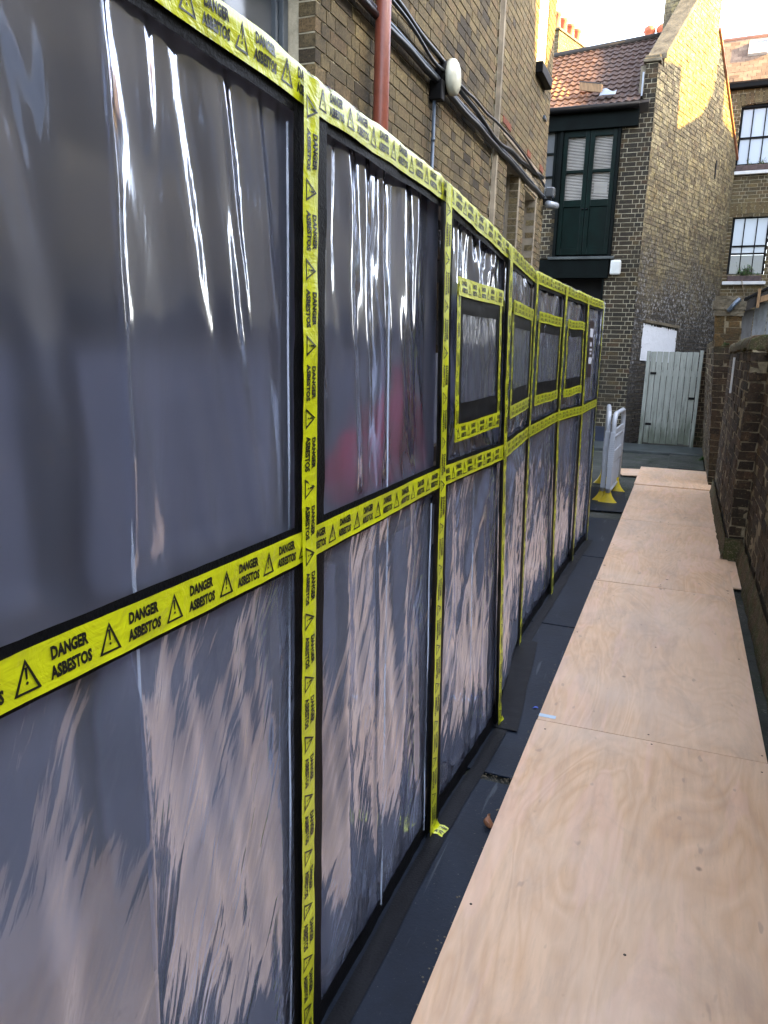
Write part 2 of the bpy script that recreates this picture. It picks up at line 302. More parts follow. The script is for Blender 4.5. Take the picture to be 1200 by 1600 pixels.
# ------------------------------------------------------------------ mesh helpers
WORLD = {}
def tag(o, label=None, cat=None, group=None, kind=None):
    if label: o['label'] = label
    if cat: o['category'] = cat
    if group: o['group'] = group
    if kind: o['kind'] = kind
    return o
def empty(name, loc, label, cat, group=None):
    o = bpy.data.objects.new(name, None); col.objects.link(o); o.location = loc; o.empty_display_size = .1
    WORLD[o.name] = Vector(loc); return tag(o, label, cat, group)
class MB:
    def __init__(s): s.v = []; s.f = []; s.c = []; s.mi = []
    def add(s, vs, fs, c=.5, m=0):
        b = len(s.v); s.v += [tuple(p) for p in vs]
        for f in fs: s.f.append(tuple(b + i for i in f)); s.c.append(c); s.mi.append(m)
        return s
    def box(s, x0, x1, y0, y1, z0, z1, c=.5, m=0):
        vs = [(x, y, z) for x in (x0, x1) for y in (y0, y1) for z in (z0, z1)]
        return s.add(vs, [(0, 1, 3, 2), (4, 6, 7, 5), (0, 4, 5, 1), (2, 3, 7, 6), (0, 2, 6, 4), (1, 5, 7, 3)], c, m)
    def frame_box(s, O, U, V, N, u0, u1, v0, v1, n0, n1, c=.5, m=0, faces=None):
        """box in the frame (U, V, N) at O"""
        vs = [O + U * a + V * b + N * d for a in (u0, u1) for b in (v0, v1) for d in (n0, n1)]
        return s.add(vs, faces or [(0, 1, 3, 2), (4, 6, 7, 5), (0, 4, 5, 1), (2, 3, 7, 6), (0, 2, 6, 4), (1, 5, 7, 3)], c, m)
    def prism(s, pts, d, c=.5, m=0):
        """convex or simple polygon pts extruded by the vector d"""
        n = len(pts); vs = [Vector(p) for p in pts] + [Vector(p) + Vector(d) for p in pts]
        fs = [tuple(range(n)), tuple(range(2 * n - 1, n - 1, -1))] + [(i, i + n, (i + 1) % n + n, (i + 1) % n) for i in range(n)]
        return s.add(vs, fs, c, m)
    def tube(s, path, r, n=10, c=.5, m=0):
        path = [Vector(p) for p in path]; rs = r if isinstance(r, (list, tuple)) else [r] * len(path)
        t0 = (path[1] - path[0]).normalized(); a = t0.orthogonal().normalized(); vs = []
        for i, p in enumerate(path):
            t = (path[min(i + 1, len(path) - 1)] - path[max(i - 1, 0)]).normalized()
            a = (a - t * a.dot(t)).normalized(); b = t.cross(a)
            for k in range(n):
                an = 2 * math.pi * k / n; vs.append(p + (a * math.cos(an) + b * math.sin(an)) * rs[i])
        fs = [(i * n + k, i * n + (k + 1) % n, (i + 1) * n + (k + 1) % n, (i + 1) * n + k) for i in range(len(path) - 1) for k in range(n)]
        fs += [tuple(range(n - 1, -1, -1)), tuple(range((len(path) - 1) * n, len(path) * n))]
        return s.add(vs, fs, c, m)
    def grid(s, fn, nu, nv, c=.5, m=0):
        vs = [fn(i / nu, j / nv) for i in range(nu + 1) for j in range(nv + 1)]
        fs = [(i * (nv + 1) + j, (i + 1) * (nv + 1) + j, (i + 1) * (nv + 1) + j + 1, i * (nv + 1) + j + 1) for i in range(nu) for j in range(nv)]
        return s.add(vs, fs, c, m)
    def lathe(s, O, A, prof, n=20, c=.5, m=0, sx=1, sy=1):
        """profile [(radius, height)] round axis A at O"""
        A = Vector(A).normalized(); a = A.orthogonal().normalized(); b = A.cross(a); O = Vector(O)
        vs = [O + A * h + (a * math.cos(2 * math.pi * k / n) * sx + b * math.sin(2 * math.pi * k / n) * sy) * r for r, h in prof for k in range(n)]
        fs = [(i * n + k, i * n + (k + 1) % n, (i + 1) * n + (k + 1) % n, (i + 1) * n + k) for i in range(len(prof) - 1) for k in range(n)]
        fs += [tuple(range(n - 1, -1, -1)), tuple(range((len(prof) - 1) * n, len(prof) * n))]
        return s.add(vs, fs, c, m)
    def build(s, name, mats, parent=None, loc=None, smooth=False, bevel=0, label=None, cat=None, group=None, kind=None, solid=0, subsurf=0):
        base = WORLD[parent.name] if parent else Vector(loc or (0, 0, 0))
        me = bpy.data.meshes.new(name)
        me.from_pydata([(p[0] - base.x, p[1] - base.y, p[2] - base.z) for p in s.v], [], s.f)
        if not isinstance(mats, (list, tuple)): mats = [mats]
        for k in mats: me.materials.append(MT[k] if isinstance(k, str) else k)
        me.polygons.foreach_set('material_index', s.mi)
        at = me.attributes.new('tone', 'FLOAT', 'FACE'); at.data.foreach_set('value', s.c)
        if smooth: me.polygons.foreach_set('use_smooth', [True] * len(s.f))
        me.update()
        o = bpy.data.objects.new(name, me); col.objects.link(o)
        if parent: o.parent = parent
        else: o.location = base
        WORLD[o.name] = base.copy()
        if bevel:
            b = o.modifiers.new('bevel', 'BEVEL'); b.width = bevel; b.segments = 2; b.limit_method = 'ANGLE'
        if solid:
            b = o.modifiers.new('solid', 'SOLIDIFY'); b.thickness = solid; b.offset = 0
        if subsurf:
            b = o.modifiers.new('sub', 'SUBSURF'); b.levels = b.render_levels = subsurf
        return tag(o, label, cat, group, kind)

Z = Vector((0, 0, 1)); X = Vector((1, 0, 0)); Y = Vector((0, 1, 0))
def bricks(mb, O, U, N, W, H, holes=(), top=None, seed=1, course=.075, jit=.0016, depth=.10, thick=.215, bond='flemish', mb_i=0, mm_i=1, tone=None, recess=.007, miss=0):
    """Real bricks in courses on the plane (O, U, Z), outward normal N, on recessed mortar beds. top(u) limits the height."""
    rnd = random.Random(seed); j = .010; n = int(math.ceil(H / course))
    F5 = [(1, 5, 7, 3), (0, 1, 3, 2), (4, 6, 7, 5), (0, 4, 5, 1), (2, 3, 7, 6)]
    for k in range(n):
        v0 = k * course; v1 = min(v0 + course - j, H)
        if v1 - v0 < .02: continue
        vc = (v0 + v1) / 2
        iv = [(0, W)]
        for (a, b, c, d) in holes:
            if c < vc < d:
                nx = []
                for (p, q) in iv:
                    if b <= p or a >= q: nx.append((p, q)); continue
                    if a > p: nx.append((p, a))
                    if b < q: nx.append((b, q))
                iv = nx
        if top:
            nx = []
            for (p, q) in iv:
                st = None; m = 60
                for i in range(m + 1):
                    u = p + (q - p) * i / m; ok = top(u) >= vc
                    if ok and st is None: st = u
                    if (not ok or i == m) and st is not None:
                        if u - st > .03: nx.append((st, u))
                        st = None
            iv = nx
        for (p, q) in iv:
            if q - p < .01: continue
            mb.frame_box(O, U, Z, N, p + .004, q - .004, v0 - .0005, v0 + course - .0005 if v0 + course < H else v1, -thick, -recess, rnd.random(), mm_i)
        cyc = [.215, .1025] if bond == 'flemish' else ([.215] if bond == 'stretcher' else [.1025])
        u = -(.056 + .0 if k % 2 else .219) if bond == 'flemish' else (-.11 if k % 2 else 0)
        i = k % 2 if bond == 'flemish' else 0
        while u < W:
            L = cyc[i % len(cyc)]; i += 1
            a, b = u, u + L; u = b + j
            for (p, q) in iv:
                aa, bb = max(a, p), min(b, q)
                if bb - aa < .018: continue
                if miss and rnd.random() < miss: continue
                dn = rnd.uniform(-jit, jit); dv = rnd.uniform(-jit, jit)
                t = rnd.random() if tone is None else tone(rnd, (aa + bb) / 2, vc)
                vs = []
                for uu in (aa, bb):
                    for vv in (v0, v1):
                        for dd in (-depth, dn + rnd.uniform(-.6, .6) * jit):
                            vs.append(O + U * (uu + rnd.uniform(-1, 1) * jit) + Z * (vv + dv + rnd.uniform(-1, 1) * jit) + N * dd)
                mb.add(vs, F5, t, mb_i)
    return mb

# ------------------------------------------------------------------ setting: ground
g = MB(); g.grid(lambda a, b: Vector((-300 + 600 * a, -300 + 600 * b, -.03)), 20, 20)
g.build('ground', 'ground', kind='structure')
g = MB()
def gnd(a, b):
    x = -3.6 + 6.5 * a; y = -3 + 17.2 * b
    return Vector((x, y, -.012 + .012 * noise.noise(Vector((x * 2, y * 2, 0)))))
g.grid(gnd, 60, 150); g.build('alley_paving', 'ground', kind='structure', smooth=True)
# kerb slab and threshold at the far end of the alley
g = MB(); g.box(-2.6, .42, 13.2, 14.28, -.02, .035, m=0); g.build('kerb', 'slab', kind='structure', bevel=.01)
g = MB(); g.box(-.1, .40, 11.5, 13.1, -.02, .022, m=0); g.build('pavement', 'ground', kind='structure', bevel=.008)

# ------------------------------------------------------------------ left building (brick, behind the enclosure)
LX = -2.0
lb = empty('brick_building', (LX, 4, 0), 'tall yellow stock brick building rising behind the taped plastic enclosure', 'building')
NEAR0, JOINT, FAR = -3.0, 7.82, 10.55
O1 = Vector((LX, NEAR0, 0)); HT = 6.5
m = MB()
def tone_l(r, u, v):
    return min(1, max(0, r.random() * .9 + .1 * math.sin(u * 1.3 + v)))
bricks(m, O1, Y, X, JOINT - NEAR0, HT, holes=[(2.85 - NEAR0, 3.96 - NEAR0, 2.2, 4.9)], seed=3, tone=tone_l)
m.build('wall', ['stock', 'mortar'], lb)
O2 = Vector((LX + .035, JOINT + .1, 0))
W1 = (8.36 - JOINT - .1, 8.96 - JOINT - .1, 1.3, 3.52); W2 = (9.36 - JOINT - .1, 9.98 - JOINT - .1, 1.3, 3.48)
UW = (9.52 - JOINT - .1, 10.10 - JOINT - .1, 4.86, 7.0)
m = MB()
bricks(m, O2, Y, X, FAR - JOINT - .1, HT, holes=[W1, W2, UW], seed=4, tone=lambda r, u, v: min(1, .25 + .75 * r.random()))
m.build('wall', ['stock', 'mortar'], lb)
m = MB()   # far return of the building (faces up the alley) and the near return
bricks(m, Vector((LX + .031, FAR + .001, 0)), -X, Y, 2.0, HT, seed=5, thick=.15)
m.build('wall', ['stock', 'mortar'], lb)
# straight joint of paler quoin mortar
m = MB()
m.grid(lambda a, b: Vector((LX + .038 * (1 if a > .3 else 0) + .004 + .006 * noise.noise(Vector((a * 4, b * 60, 2))), JOINT + .015 + .085 * a + .004 * noise.noise(Vector((3, b * 90, 2))), HT * b)), 6, 260)
m.build('corner_render', 'lintel', lb)
# window with brick reveal at near end
wn_ = MB(); x = LX - .19
ww = MB(); ww.box(x - .06, x, 3.88, 3.96, 2.2, 4.9); ww.box(x - .06, x, 2.85, 2.93, 2.2, 4.9); ww.box(x - .06, x, 2.93, 3.88, 4.82, 4.9); ww.box(x - .06, x, 2.93, 3.88, 2.2, 2.3)
ww.box(x - .05, x - .01, 3.37, 3.41, 2.3, 4.82); ww.box(x - .045, x + .01, 2.93, 3.88, 3.5, 3.56)
fr = ww.build('window', 'sash', lb, bevel=.006)
MB().box(x - .035, x - .03, 2.93, 3.88, 2.3, 4.82).build('pane', 'glass_grey', fr)
MB().box(x + .002, x + .03, 3.90, 3.955, 2.2, 4.9).build('frame', 'sash', fr, bevel=.004)
# two blocked narrow openings with concrete lintels
for (a, b, c, d) in (W1, W2):
    y0, y1 = JOINT + .1 + a, JOINT + .1 + b
    o = MB().box(LX - .12, LX - .10, y0, y1, c, d).build('blocked_opening', plain('grey_board', (.12, .12, .13), .6, .25, 4, .002), lb)
    MB().box(LX - .02, LX + .045, y0 - .10, y1 + .10, d + .001, d + .2).build('lintel', 'lintel', o, bevel=.008)
    MB().box(LX - .12, LX + .042, y1 - .005 + .008, y1 + .07, c, d).build('jamb', 'lintel', o, bevel=.006)
# string of red bricks over the lintels
m = MB()
rr = random.Random(5)
for (y0, y1, zc) in ((8.05, 8.42, 3.84), (9.32, 9.52, 3.82), (10.12, 10.34, 3.83), (10.2, 10.5, 3.74)):
    MB().box(LX - .02, LX + .043, y0, y1, zc, zc + .065, rr.random()).build('red_brick_band', 'red_rub', lb, bevel=.004)
MB().box(LX - .02, LX + .047, 8.1, FAR - .02, 3.735, 3.80).build('ledge', 'lintel', lb, bevel=.01)
# upper window with white frame
y0, y1, z0 = JOINT + .1 + UW[0], JOINT + .1 + UW[1], UW[2]
m = MB(); m.box(LX - .07, LX + .02, y0, y0 + .07, z0, 6.45); m.box(LX - .07, LX + .02, y1 - .07, y1, z0, 6.45); m.box(LX - .07, LX + .02, y0 + .07, y1 - .07, z0, z0 + .07); m.box(LX - .06, LX + .01, y0 + .07, y1 - .07, 5.85, 5.91)
o = m.build('window', 'grille', lb, bevel=.004)
MB().box(LX - .05, LX - .04, y0 + .07, y1 - .07, z0 + .07, 6.45).build('pane', 'glass_pale', o)
MB().box(LX - .02, LX + .12, y0 - .03, y1 + .03, z0 - .12, z0).build('sill', 'black', o, bevel=.008)
MB().box(LX + .02, LX + .06, y1 + .02, y1 + .16, 4.42, 4.46).build('vent_pipe', 'conduit', lb, bevel=.005)
m = MB(); m.box(LX - 2, LX + .08, NEAR0 - .1, FAR + .08, HT, HT + .15); m.build('roof_coping', 'stone', lb, bevel=.02)

def pipe_thing(name, path, r, mat, label, cat, n=14, clips=None, **kw):
    m = MB().tube(path, r, n)
    if clips:
        for p, ax in clips: m.tube([Vector(p) - Vector(ax) * .012, Vector(p) + Vector(ax) * .012], r * 1.25, n)
    return m.build(name, mat, loc=path[0], smooth=True, label=label, cat=cat, **kw)
px = LX + .085
dp = empty('downpipe', (px, 4.69, 0), 'red oxide painted cast iron downpipe on the brick wall', 'downpipe')
m = MB().tube([(px, 4.69, 0), (px, 4.69, 6.4)], .048, 20)
m.build('pipe', 'pipe', dp, smooth=True)
MB().tube([(px, 4.69, 4.45), (px, 4.69, 4.58)], .058, 20).build('collar', 'pipe', dp, smooth=True)
def wob(y, a=.0, s=1.0): return a * noise.noise(Vector((y * s, 1.3, 4)))
CX = LX + .055
pipe_thing('conduit', [(CX - .01, y * .25 + 3.0, 3.585 + wob(y * .25, .02)) for y in range(0, 31)], .017, 'conduit', 'straight grey conduit along the brick wall below the black cables', 'conduit')
pipe_thing('cable', [(CX, 3.0 + y * .15, 3.545 + wob(y * .15, .02, 2)) for y in range(0, 50)], .024, 'cable', 'thick black cable clipped just below the grey conduit', 'cable')
pipe_thing('cable', [(CX + .004, 3.0 + y * .11, 3.68 + .07 * math.sin((y * .11 - .2) * 1.1) + wob(y * .11, .05, 1.5)) for y in range(0, 67)], .019, 'cable', 'black cable sagging above the grey conduit', 'cable')
pipe_thing('cable', [(CX + .03, 3.0 + y * .11, 3.70 + .05 * math.sin((y * .11) * 1.3 + 1) + wob(y * .11 + 9, .06, 1.5)) for y in range(0, 67)], .012, 'cable', 'thin black cable looping loosely over the thicker sagging cable', 'cable')
pipe_thing('conduit', [(CX - .02, 5.87, 0), (CX - .02, 5.87, 3.5)], .013, 'conduit', 'slim vertical grey conduit dropping from the round wall lamp', 'conduit', clips=[((CX - .02, 5.87, 2.75), Z), ((CX - .02, 5.87, 3.15), Z)])
lp = empty('wall_lamp', (LX, 6.06, 3.62), 'cream oval bulkhead lamp on the yellow brick wall', 'lamp')
MB().lathe((LX + .01, 6.03, 3.62), X, [(.10, 0), (.115, .03), (.115, .075), (.10, .09)], 24).build('base', 'black', lp, smooth=True, bevel=.004)
MB().lathe((LX + .10, 6.03, 3.62), X, [(.122, 0), (.128, .02), (.124, .045), (.10, .062), (.05, .072), (.005, .075)], 28).build('lamp_shade', 'lampwhite', lp, smooth=True)
MB().box(LX, LX + .1, 5.84, 5.92, 3.42, 3.56).build('junction_box', 'black', lp, bevel=.008)
# camera-like fitting on the far corner
sc_ = empty('security_camera', (LX, 10.6, 3.55), 'small dark security camera with pale cover on the brick corner', 'security camera')
MB().box(LX + .0, LX + .14, 10.50, 10.56, 3.50, 3.56).build('bracket', 'black', sc_, bevel=.006)
MB().tube([(LX + .12, 10.40, 3.47), (LX + .17, 10.72, 3.50)], .045, 14).build('housing', 'lead', sc_, smooth=True)
MB().box(LX + .05, LX + .17, 10.5, 10.64, 3.58, 3.70).build('cover', 'glass_grey', sc_, bevel=.02)

# ------------------------------------------------------------------ enclosure
# per post: (Y, bottom X, mid X, mid z, top X, top z)
PO = [(-1.45, -.65, -.65, 1.23, -.66, 2.03), (-.55, -.65, -.65, 1.235, -.66, 2.03), (.34, -.645, -.648, 1.238, -.66, 2.078), (1.255, -.642, -.646, 1.226, -.648, 2.052),
      (2.164, -.638, -.660, 1.222, -.680, 2.062), (3.0, -.60, -.653, 1.202, -.676, 2.0), (3.93, -.705, -.733, 1.190, -.745, 1.992), (4.92, -.688, -.735, 1.20, -.742, 2.004),
      (5.82, -.676, -.694, 1.185, -.716, 2.008), (6.58, -.65, -.67, 1.20, -.678, 2.01)]
def node_at(y, lvl):
    """front surface point at distance y, lvl 0 bottom, 1 mid, 2 top"""
    for a, b in zip(PO, PO[1:]):
        if y <= b[0] or b is PO[-1]:
            t = (y - a[0]) / (b[0] - a[0]); break
    A = [(a[1], 0.012), (a[2], a[3]), (a[4], a[5])][lvl]; B = [(b[1], 0.012), (b[2], b[3]), (b[4], b[5])][lvl]
    sm = t
    return Vector((A[0] + (B[0] - A[0]) * sm - (.022 if lvl == 2 else 0), y, A[1] + (B[1] - A[1]) * sm))
def face(y, z, off=0):
    b, mi, t = node_at(y, 0), node_at(y, 1), node_at(y, 2)
    if z < mi.z: k = (z - b.z) / (mi.z - b.z); xx = b.x + (mi.x - b.x) * k
    else: k = (z - mi.z) / (t.z - mi.z); xx = mi.x + (t.x + .022 - mi.x) * k
    return Vector((xx + off - .022, y, z))
en = empty('asbestos_enclosure', (-.65, 2.6, 0), 'long clear plastic sheeted enclosure edged with yellow danger tape', 'enclosure')
# timber frame
for i, p in enumerate(PO):
    m = MB(); b = face(p[0], .01, -.055); t = face(p[0], p[5] - .04, -.055); mm_ = face(p[0], p[3], -.055)
    for a, c in ((b, mm_), (mm_, t)):
        m.prism([a + Vector((-.02, -.022, 0)), a + Vector((.02, -.022, 0)), a + Vector((.02, .022, 0)), a + Vector((-.02, .022, 0))], c - a)
    m.build('post', 'frame_wood', en, bevel=.003)
    m = MB(); m.box(-1.86, -1.82, p[0] - .022, p[0] + .022, .01, 2.06); m.build('rear_post', 'frame_wood', en, bevel=.003)
    m = MB(); m.prism([(-1.86, p[0] - .02, 2.04), (-1.86, p[0] + .02, 2.04), (-1.86, p[0] + .02, 2.085), (-1.86, p[0] - .02, 2.085)], (1.86 + p[4] - .06, 0, p[5] - .075 - 2.04)); m.build('roof_joist', 'frame_wood', en)
for z_, hh_, mt_ in ((1.93, .13, 'dktimber'), (1.62, .12, 'dktimber'), (1.0, .10, 'frame_wood'), (.1, .10, 'frame_wood')):
    MB().box(-1.22, -1.18, -1.45, 6.58, z_, z_ + hh_).build('brace_rail', mt_, en)
for y_ in (-.2, 1.05, 1.9, 3.4, 5.2):
    MB().box(-1.22, -1.17, y_ - .04, y_ + .04, .01, 2.0).build('brace_post', 'dktimber', en)
# pale sheet added on the wall side to lighten the interior
m = MB(); m.grid(lambda a, b: Vector((-1.80 + .02 * noise.noise(Vector((a * 40, b * 2, 5))), -1.4 + 7.9 * a, .02 + 1.55 * b)), 160, 12); m.build('lightening_sheet', plain('pale_lightener', (.42, .41, .43), .5, .3, 3, .003), en, smooth=True)
for lv, dz in ((1, -.02), (2, -.075), (0, .02)):
    m = MB()
    for a, b in zip(PO, PO[1:]):
        pa = node_at(a[0] + .001, lv) + Vector((-.052, 0, dz)); pb = node_at(b[0] - .001, lv) + Vector((-.052, 0, dz))
        m.prism([pa + Vector((-.018, 0, -.0)), pa + Vector((.018, 0, 0)), pa + Vector((.018, 0, .045)), pa + Vector((-.018, 0, .045))], pb - pa)
    m.build('rail', 'frame_wood', en)

def crease(s, t, cr):
    d = 0
    for (s0, t0, s1, t1, wd, am, sharp) in cr:
        k = (t - t1) / (t0 - t1) if t0 != t1 else 0
        if k < -.15 or k > 1.15: continue
        env = max(0, min(1, (k + .15) / .3)) * max(0, min(1, (1.15 - k) / .3))
        c = s1 + (s0 - s1) * k + .008 * noise.noise(Vector((t * 5, s0 * 9, 3)))
        q = abs(s - c) / wd
        d += am * env * (math.exp(-q) if sharp else math.exp(-q * q))
    return d
# creases: (s_top, t_top, s_bottom, t_bottom, width, depth, sharp) with s along the bay and t up the sheet
UPC = {2: [(.47, 1.1, .475, -.1, .012, .006, 1), (.47, 1.1, .475, -.1, .08, .008, 0), (.70, 1, .88, -.1, .035, .006, 0), (.76, .95, .84, .45, .010, .0022, 0), (.86, 1.05, .92, .6, .014, .0028, 0), (.60, 1.05, .70, .1, .08, .007, 0), (.94, 1.1, .945, -.1, .012, .003, 1), (.12, 1.05, .34, .2, .10, .010, 0), (.22, 1.05, .27, .7, .018, .0028, 0), (.55, 1.05, .57, .75, .015, .0025, 0)],
       3: [(.10, 1, .13, .2, .04, .007, 0), (.24, 1, .30, -.1, .045, .008, 0), (.50, 1.1, .51, -.1, .012, .005, 1), (.36, 1, .40, .3, .03, .004, 0), (.62, 1, .70, .1, .05, .006, 0), (.80, 1, .80, .5, .022, .0028, 0), (.52, .6, .50, 0, .06, .008, 0), (.16, 1.05, .17, .6, .012, .0022, 0)]}
LOC = {2: [(.475, 1.1, .48, -.2, .012, .006, 1), (.475, 1.1, .48, -.2, .06, .010, 0), (.94, 1.1, .945, -.1, .01, .004, 1), (.30, .9, .20, .1, .06, .006, 0)],
       3: [(.50, 1.1, .54, -.1, .008, .008, 1), (.24, 1, .3, 0, .05, .010, 0), (.75, 1, .72, 0, .05, .009, 0), (.9, .6, .97, .0, .02, .007, 0)]}
def sheet(i, part):
    a, b = PO[i], PO[i + 1]; rnd = random.Random(i * 17 + (1 if part == 'up' else 2))
    cr = (UPC if part == 'up' else LOC).get(i)
    if cr is None:
        cr = [(rnd.random(), 1.05, rnd.random() * .2 + k * .2, rnd.uniform(-.1, .5), rnd.uniform(.04, .09), rnd.uniform(.004, .008), 0) for k in range(5)]
        cr += [(rnd.random(), 1.05, rnd.random(), -.1, .01, .006, 1)]
    nx, nz = (170 if i in (2, 3) else 110), 90
    def fn(s, t):
        y = a[0] + .012 + (b[0] - a[0] - .024) * s
        if part == 'up': z0, z1 = node_at(y, 1).z + .02, node_at(y, 2).z - .02
        else: z0, z1 = .015, node_at(y, 1).z - .02
        z = z0 + (z1 - z0) * t
        edge = min(1, s * 12, (1 - s) * 12) ; et = min(1, (1 - t) * 10 + (.25 if part == 'up' else .15)) * min(1, t * 10 + .1)
        d = crease(s, t, cr)
        d += .010 * noise.noise(Vector((s * 5, t * 1.2, i * 3.1))) + .004 * noise.noise(Vector((s * 16 + t * 3, t * 2.2, i)))
        if part == 'up': d += .0004 * max(0, t - .3) * math.sin(s * 60 + 3 * noise.noise(Vector((s * 4, t * 2, i)))) * .9
        else: d += .0034 * noise.noise(Vector((s * 6 - t * 5, t * 1.6, i + 7))) + .0009 * noise.noise(Vector((s * 24 - t * 20, t * 4, i)))
        if i == 5: d += (.03 * math.sin(s * math.pi) if part == 'low' else .015 * math.sin(math.pi * s))
        p = face(y, z, 0)
        return p + Vector((.004 + (d * 1.25 - .008) * edge * et * .9, 0, 0))
    m = MB(); m.grid(fn, nx, nz)
    m.build('upper_sheet' if part == 'up' else 'lower_sheet', 'poly_up' if part == 'up' else 'poly_low', en, smooth=True)
def fold_glint_mat():  # pale strip along each fold, painting in the skylight its edge catches
    t = NT('fold_edge_glint')
    a = t.pbsdf((.50, .56, .68), .25, None, .6); b = t.node('ShaderNodeBsdfTransparent').outputs[0]
    k = t.ramp(t.noise(3.5, 4, .6, vec=t.map((1, 1, .8))), [(.38, .92), (.62, .35)])
    return t.done(t.node('ShaderNodeMixShader', {0: k, 1: a, 2: b}).outputs[0])
MT['fold_glint'] = fold_glint_mat()
def fold_glint(i, st, sb, z0, z1, wd, k):
    a, b = PO[i], PO[i + 1]; m = MB()
    def f(u, v):
        z = z1 + (z0 - z1) * u; s = st + (sb - st) * u
        y = a[0] + (b[0] - a[0]) * s + .003 * noise.noise(Vector((z * 4, k, 2))) + wd * (1.2 + noise.noise(Vector((z * 3, k, 8)))) * (v - .5)
        return face(y, z, .014 + .004 * math.sin(v * 3.14) + .002 * noise.noise(Vector((z * 5, k, 1))))
    m.grid(f, 60, 4); m.build('fold_highlight', 'fold_glint', en, smooth=True)
for i in range(len(PO) - 1):
    sheet(i, 'up'); sheet(i, 'low')
fold_glint(2, .47, .475, 1.26, 1.98, .0045, 1); fold_glint(2, .475, .485, .05, 1.19, .0045, 2)
fold_glint(2, .935, .94, 1.26, 1.96, .002, 3); fold_glint(2, .94, .945, .05, 1.19, .002, 4)
fold_glint(3, .50, .51, 1.26, 1.96, .003, 5); fold_glint(3, .52, .53, .05, 1.18, .003, 6)
fold_glint(3, .93, .94, .05, 1.15, .003, 7); fold_glint(4, .48, .5, 1.86, 1.96, .002, 8); fold_glint(4, .5, .52, .3, 1.15, .002, 9)
fold_glint(1, .5, .5, .05, 1.19, .003, 10)
# roof sheet and end sheet
m = MB()
def rf(a, b):
    y = -1.45 + 8.03 * a; t = node_at(y, 2); x = t.x - .01 + (-1.9 - t.x) * b
    z = t.z + .018 + .09 * b + .012 * noise.noise(Vector((x * 6, y * 5, 0))) + .012 * noise.noise(Vector((x * 17, y * 13, 4)))
    if 2.9 < y < 4.1: z += .05 * math.sin((y - 2.9) / 1.2 * math.pi) * (1 - abs(2 * min(b * 2.2, 1) - 1))
    return Vector((x, y, z))
m.grid(rf, 240, 24); m.build('roof_sheet', 'poly_roof', en, smooth=True)
m = MB(); m.grid(lambda a, b: Vector((-.665 + (-1.9 + .665) * a, 6.60 + .008 * noise.noise(Vector((a * 9, b * 3, 2))), .01 + 2.0 * b)), 30, 30)
m.build('end_sheet', 'poly_low', en, smooth=True)
m = MB(); m.box(-1.9, -.67, -1.45, 6.58, .0, .006); m.build('floor_sheet', 'rubber', en)

# --- text glyphs
def glyph(body, size, bold=.012, sx=1.0):
    cu = bpy.data.curves.new('t', 'FONT'); cu.body = body; cu.size = size; cu.offset = bold * size; cu.align_x = 'CENTER'; cu.align_y = 'CENTER'; cu.resolution_u = 2
    o = bpy.data.objects.new('t', cu); col.objects.link(o); bpy.context.view_layer.update()
    me = o.evaluated_get(bpy.context.evaluated_depsgraph_get()).to_mesh()
    vs = [(v.co.x * sx, v.co.y) for v in me.vertices]; fs = [tuple(p.vertices) for p in me.polygons]
    cx = (min(v[0] for v in vs) + max(v[0] for v in vs)) / 2; cy = (min(v[1] for v in vs) + max(v[1] for v in vs)) / 2
    vs = [(v[0] - cx, v[1] - cy) for v in vs]
    bpy.data.objects.remove(o); return vs, fs
REP = .131
def tri_ring(w_, h_, t_):
    o = [(-w_ / 2, -h_ / 2), (w_ / 2, -h_ / 2), (0, h_ / 2)]; k = t_
    i = [(-w_ / 2 + k * 1.9, -h_ / 2 + k), (w_ / 2 - k * 1.9, -h_ / 2 + k), (0, h_ / 2 - k * 2.3)]
    return o + i, [(0, 1, 4, 3), (1, 2, 5, 4), (2, 0, 3, 5)]
D = glyph('DANGER', .0205, .052, .70); A_ = glyph('ASBESTOS', .0205, .052, .70)
def unit():
    vs, fs = [], []
    def put(g, dx, dy):
        b = len(vs); vs.extend([(x + dx, y + dy) for x, y in g[0]]); fs.extend([tuple(b + i for i in f) for f in g[1]])
    put(tri_ring(.038, .040, .0029), -.040, 0)
    put(([(-.0012, -.002), (.0012, -.002), (.002, .012), (-.002, .012)], [(0, 1, 2, 3)]), -.040, -.002)
    put(([(.002 * math.cos(k * math.pi / 3), .002 * math.sin(k * math.pi / 3)) for k in range(6)], [(0, 1, 2, 3, 4, 5)]), -.040, -.0085)
    put(D, .026, .0125); put(A_, .026, -.0105)
    return vs, fs
UN = unit()
def tape(parent, length, surf, wd=.06, name='tape', start=0, mat='tape', nseg=None, scale=1.0):
    """surf(s, w, h) gives the 3D point s along, w across, h above the tape"""
    nseg = nseg or max(4, int(length / .025))
    m = MB(); m.grid(lambda a, b: surf(length * a, wd * (b - .5), 0), nseg, 6)
    t = m.build(name, mat, parent, smooth=True)
    if mat == 'tape':
        m = MB(); s = start
        while s < length:
            vs = []; ok = True
            for (x_, y_) in UN[0]:
                u = s + x_ * scale
                if u < 0 or u > length: ok = False
                vs.append((min(max(u, 0), length), y_ * scale))
            if ok: m.add([surf(u, v, .0009) for u, v in vs], UN[1])
            else:
                # keep only faces that lie wholly on the tape
                fs = [f for f in UN[1] if all(0 < s + UN[0][i][0] * scale < length for i in f)]
                if fs: m.add([surf(u, v, .0009) for u, v in vs], fs)
            s += REP * scale
        if m.f: m.build('printed_warning', 'ink', t)
    return t
def rip(s, w_, k, amp=.0019):
    return amp * noise.noise(Vector((s * 22, w_ * 20, k))) + amp * 1.2 * noise.noise(Vector((s * 5, w_ * 40, k + 5)))
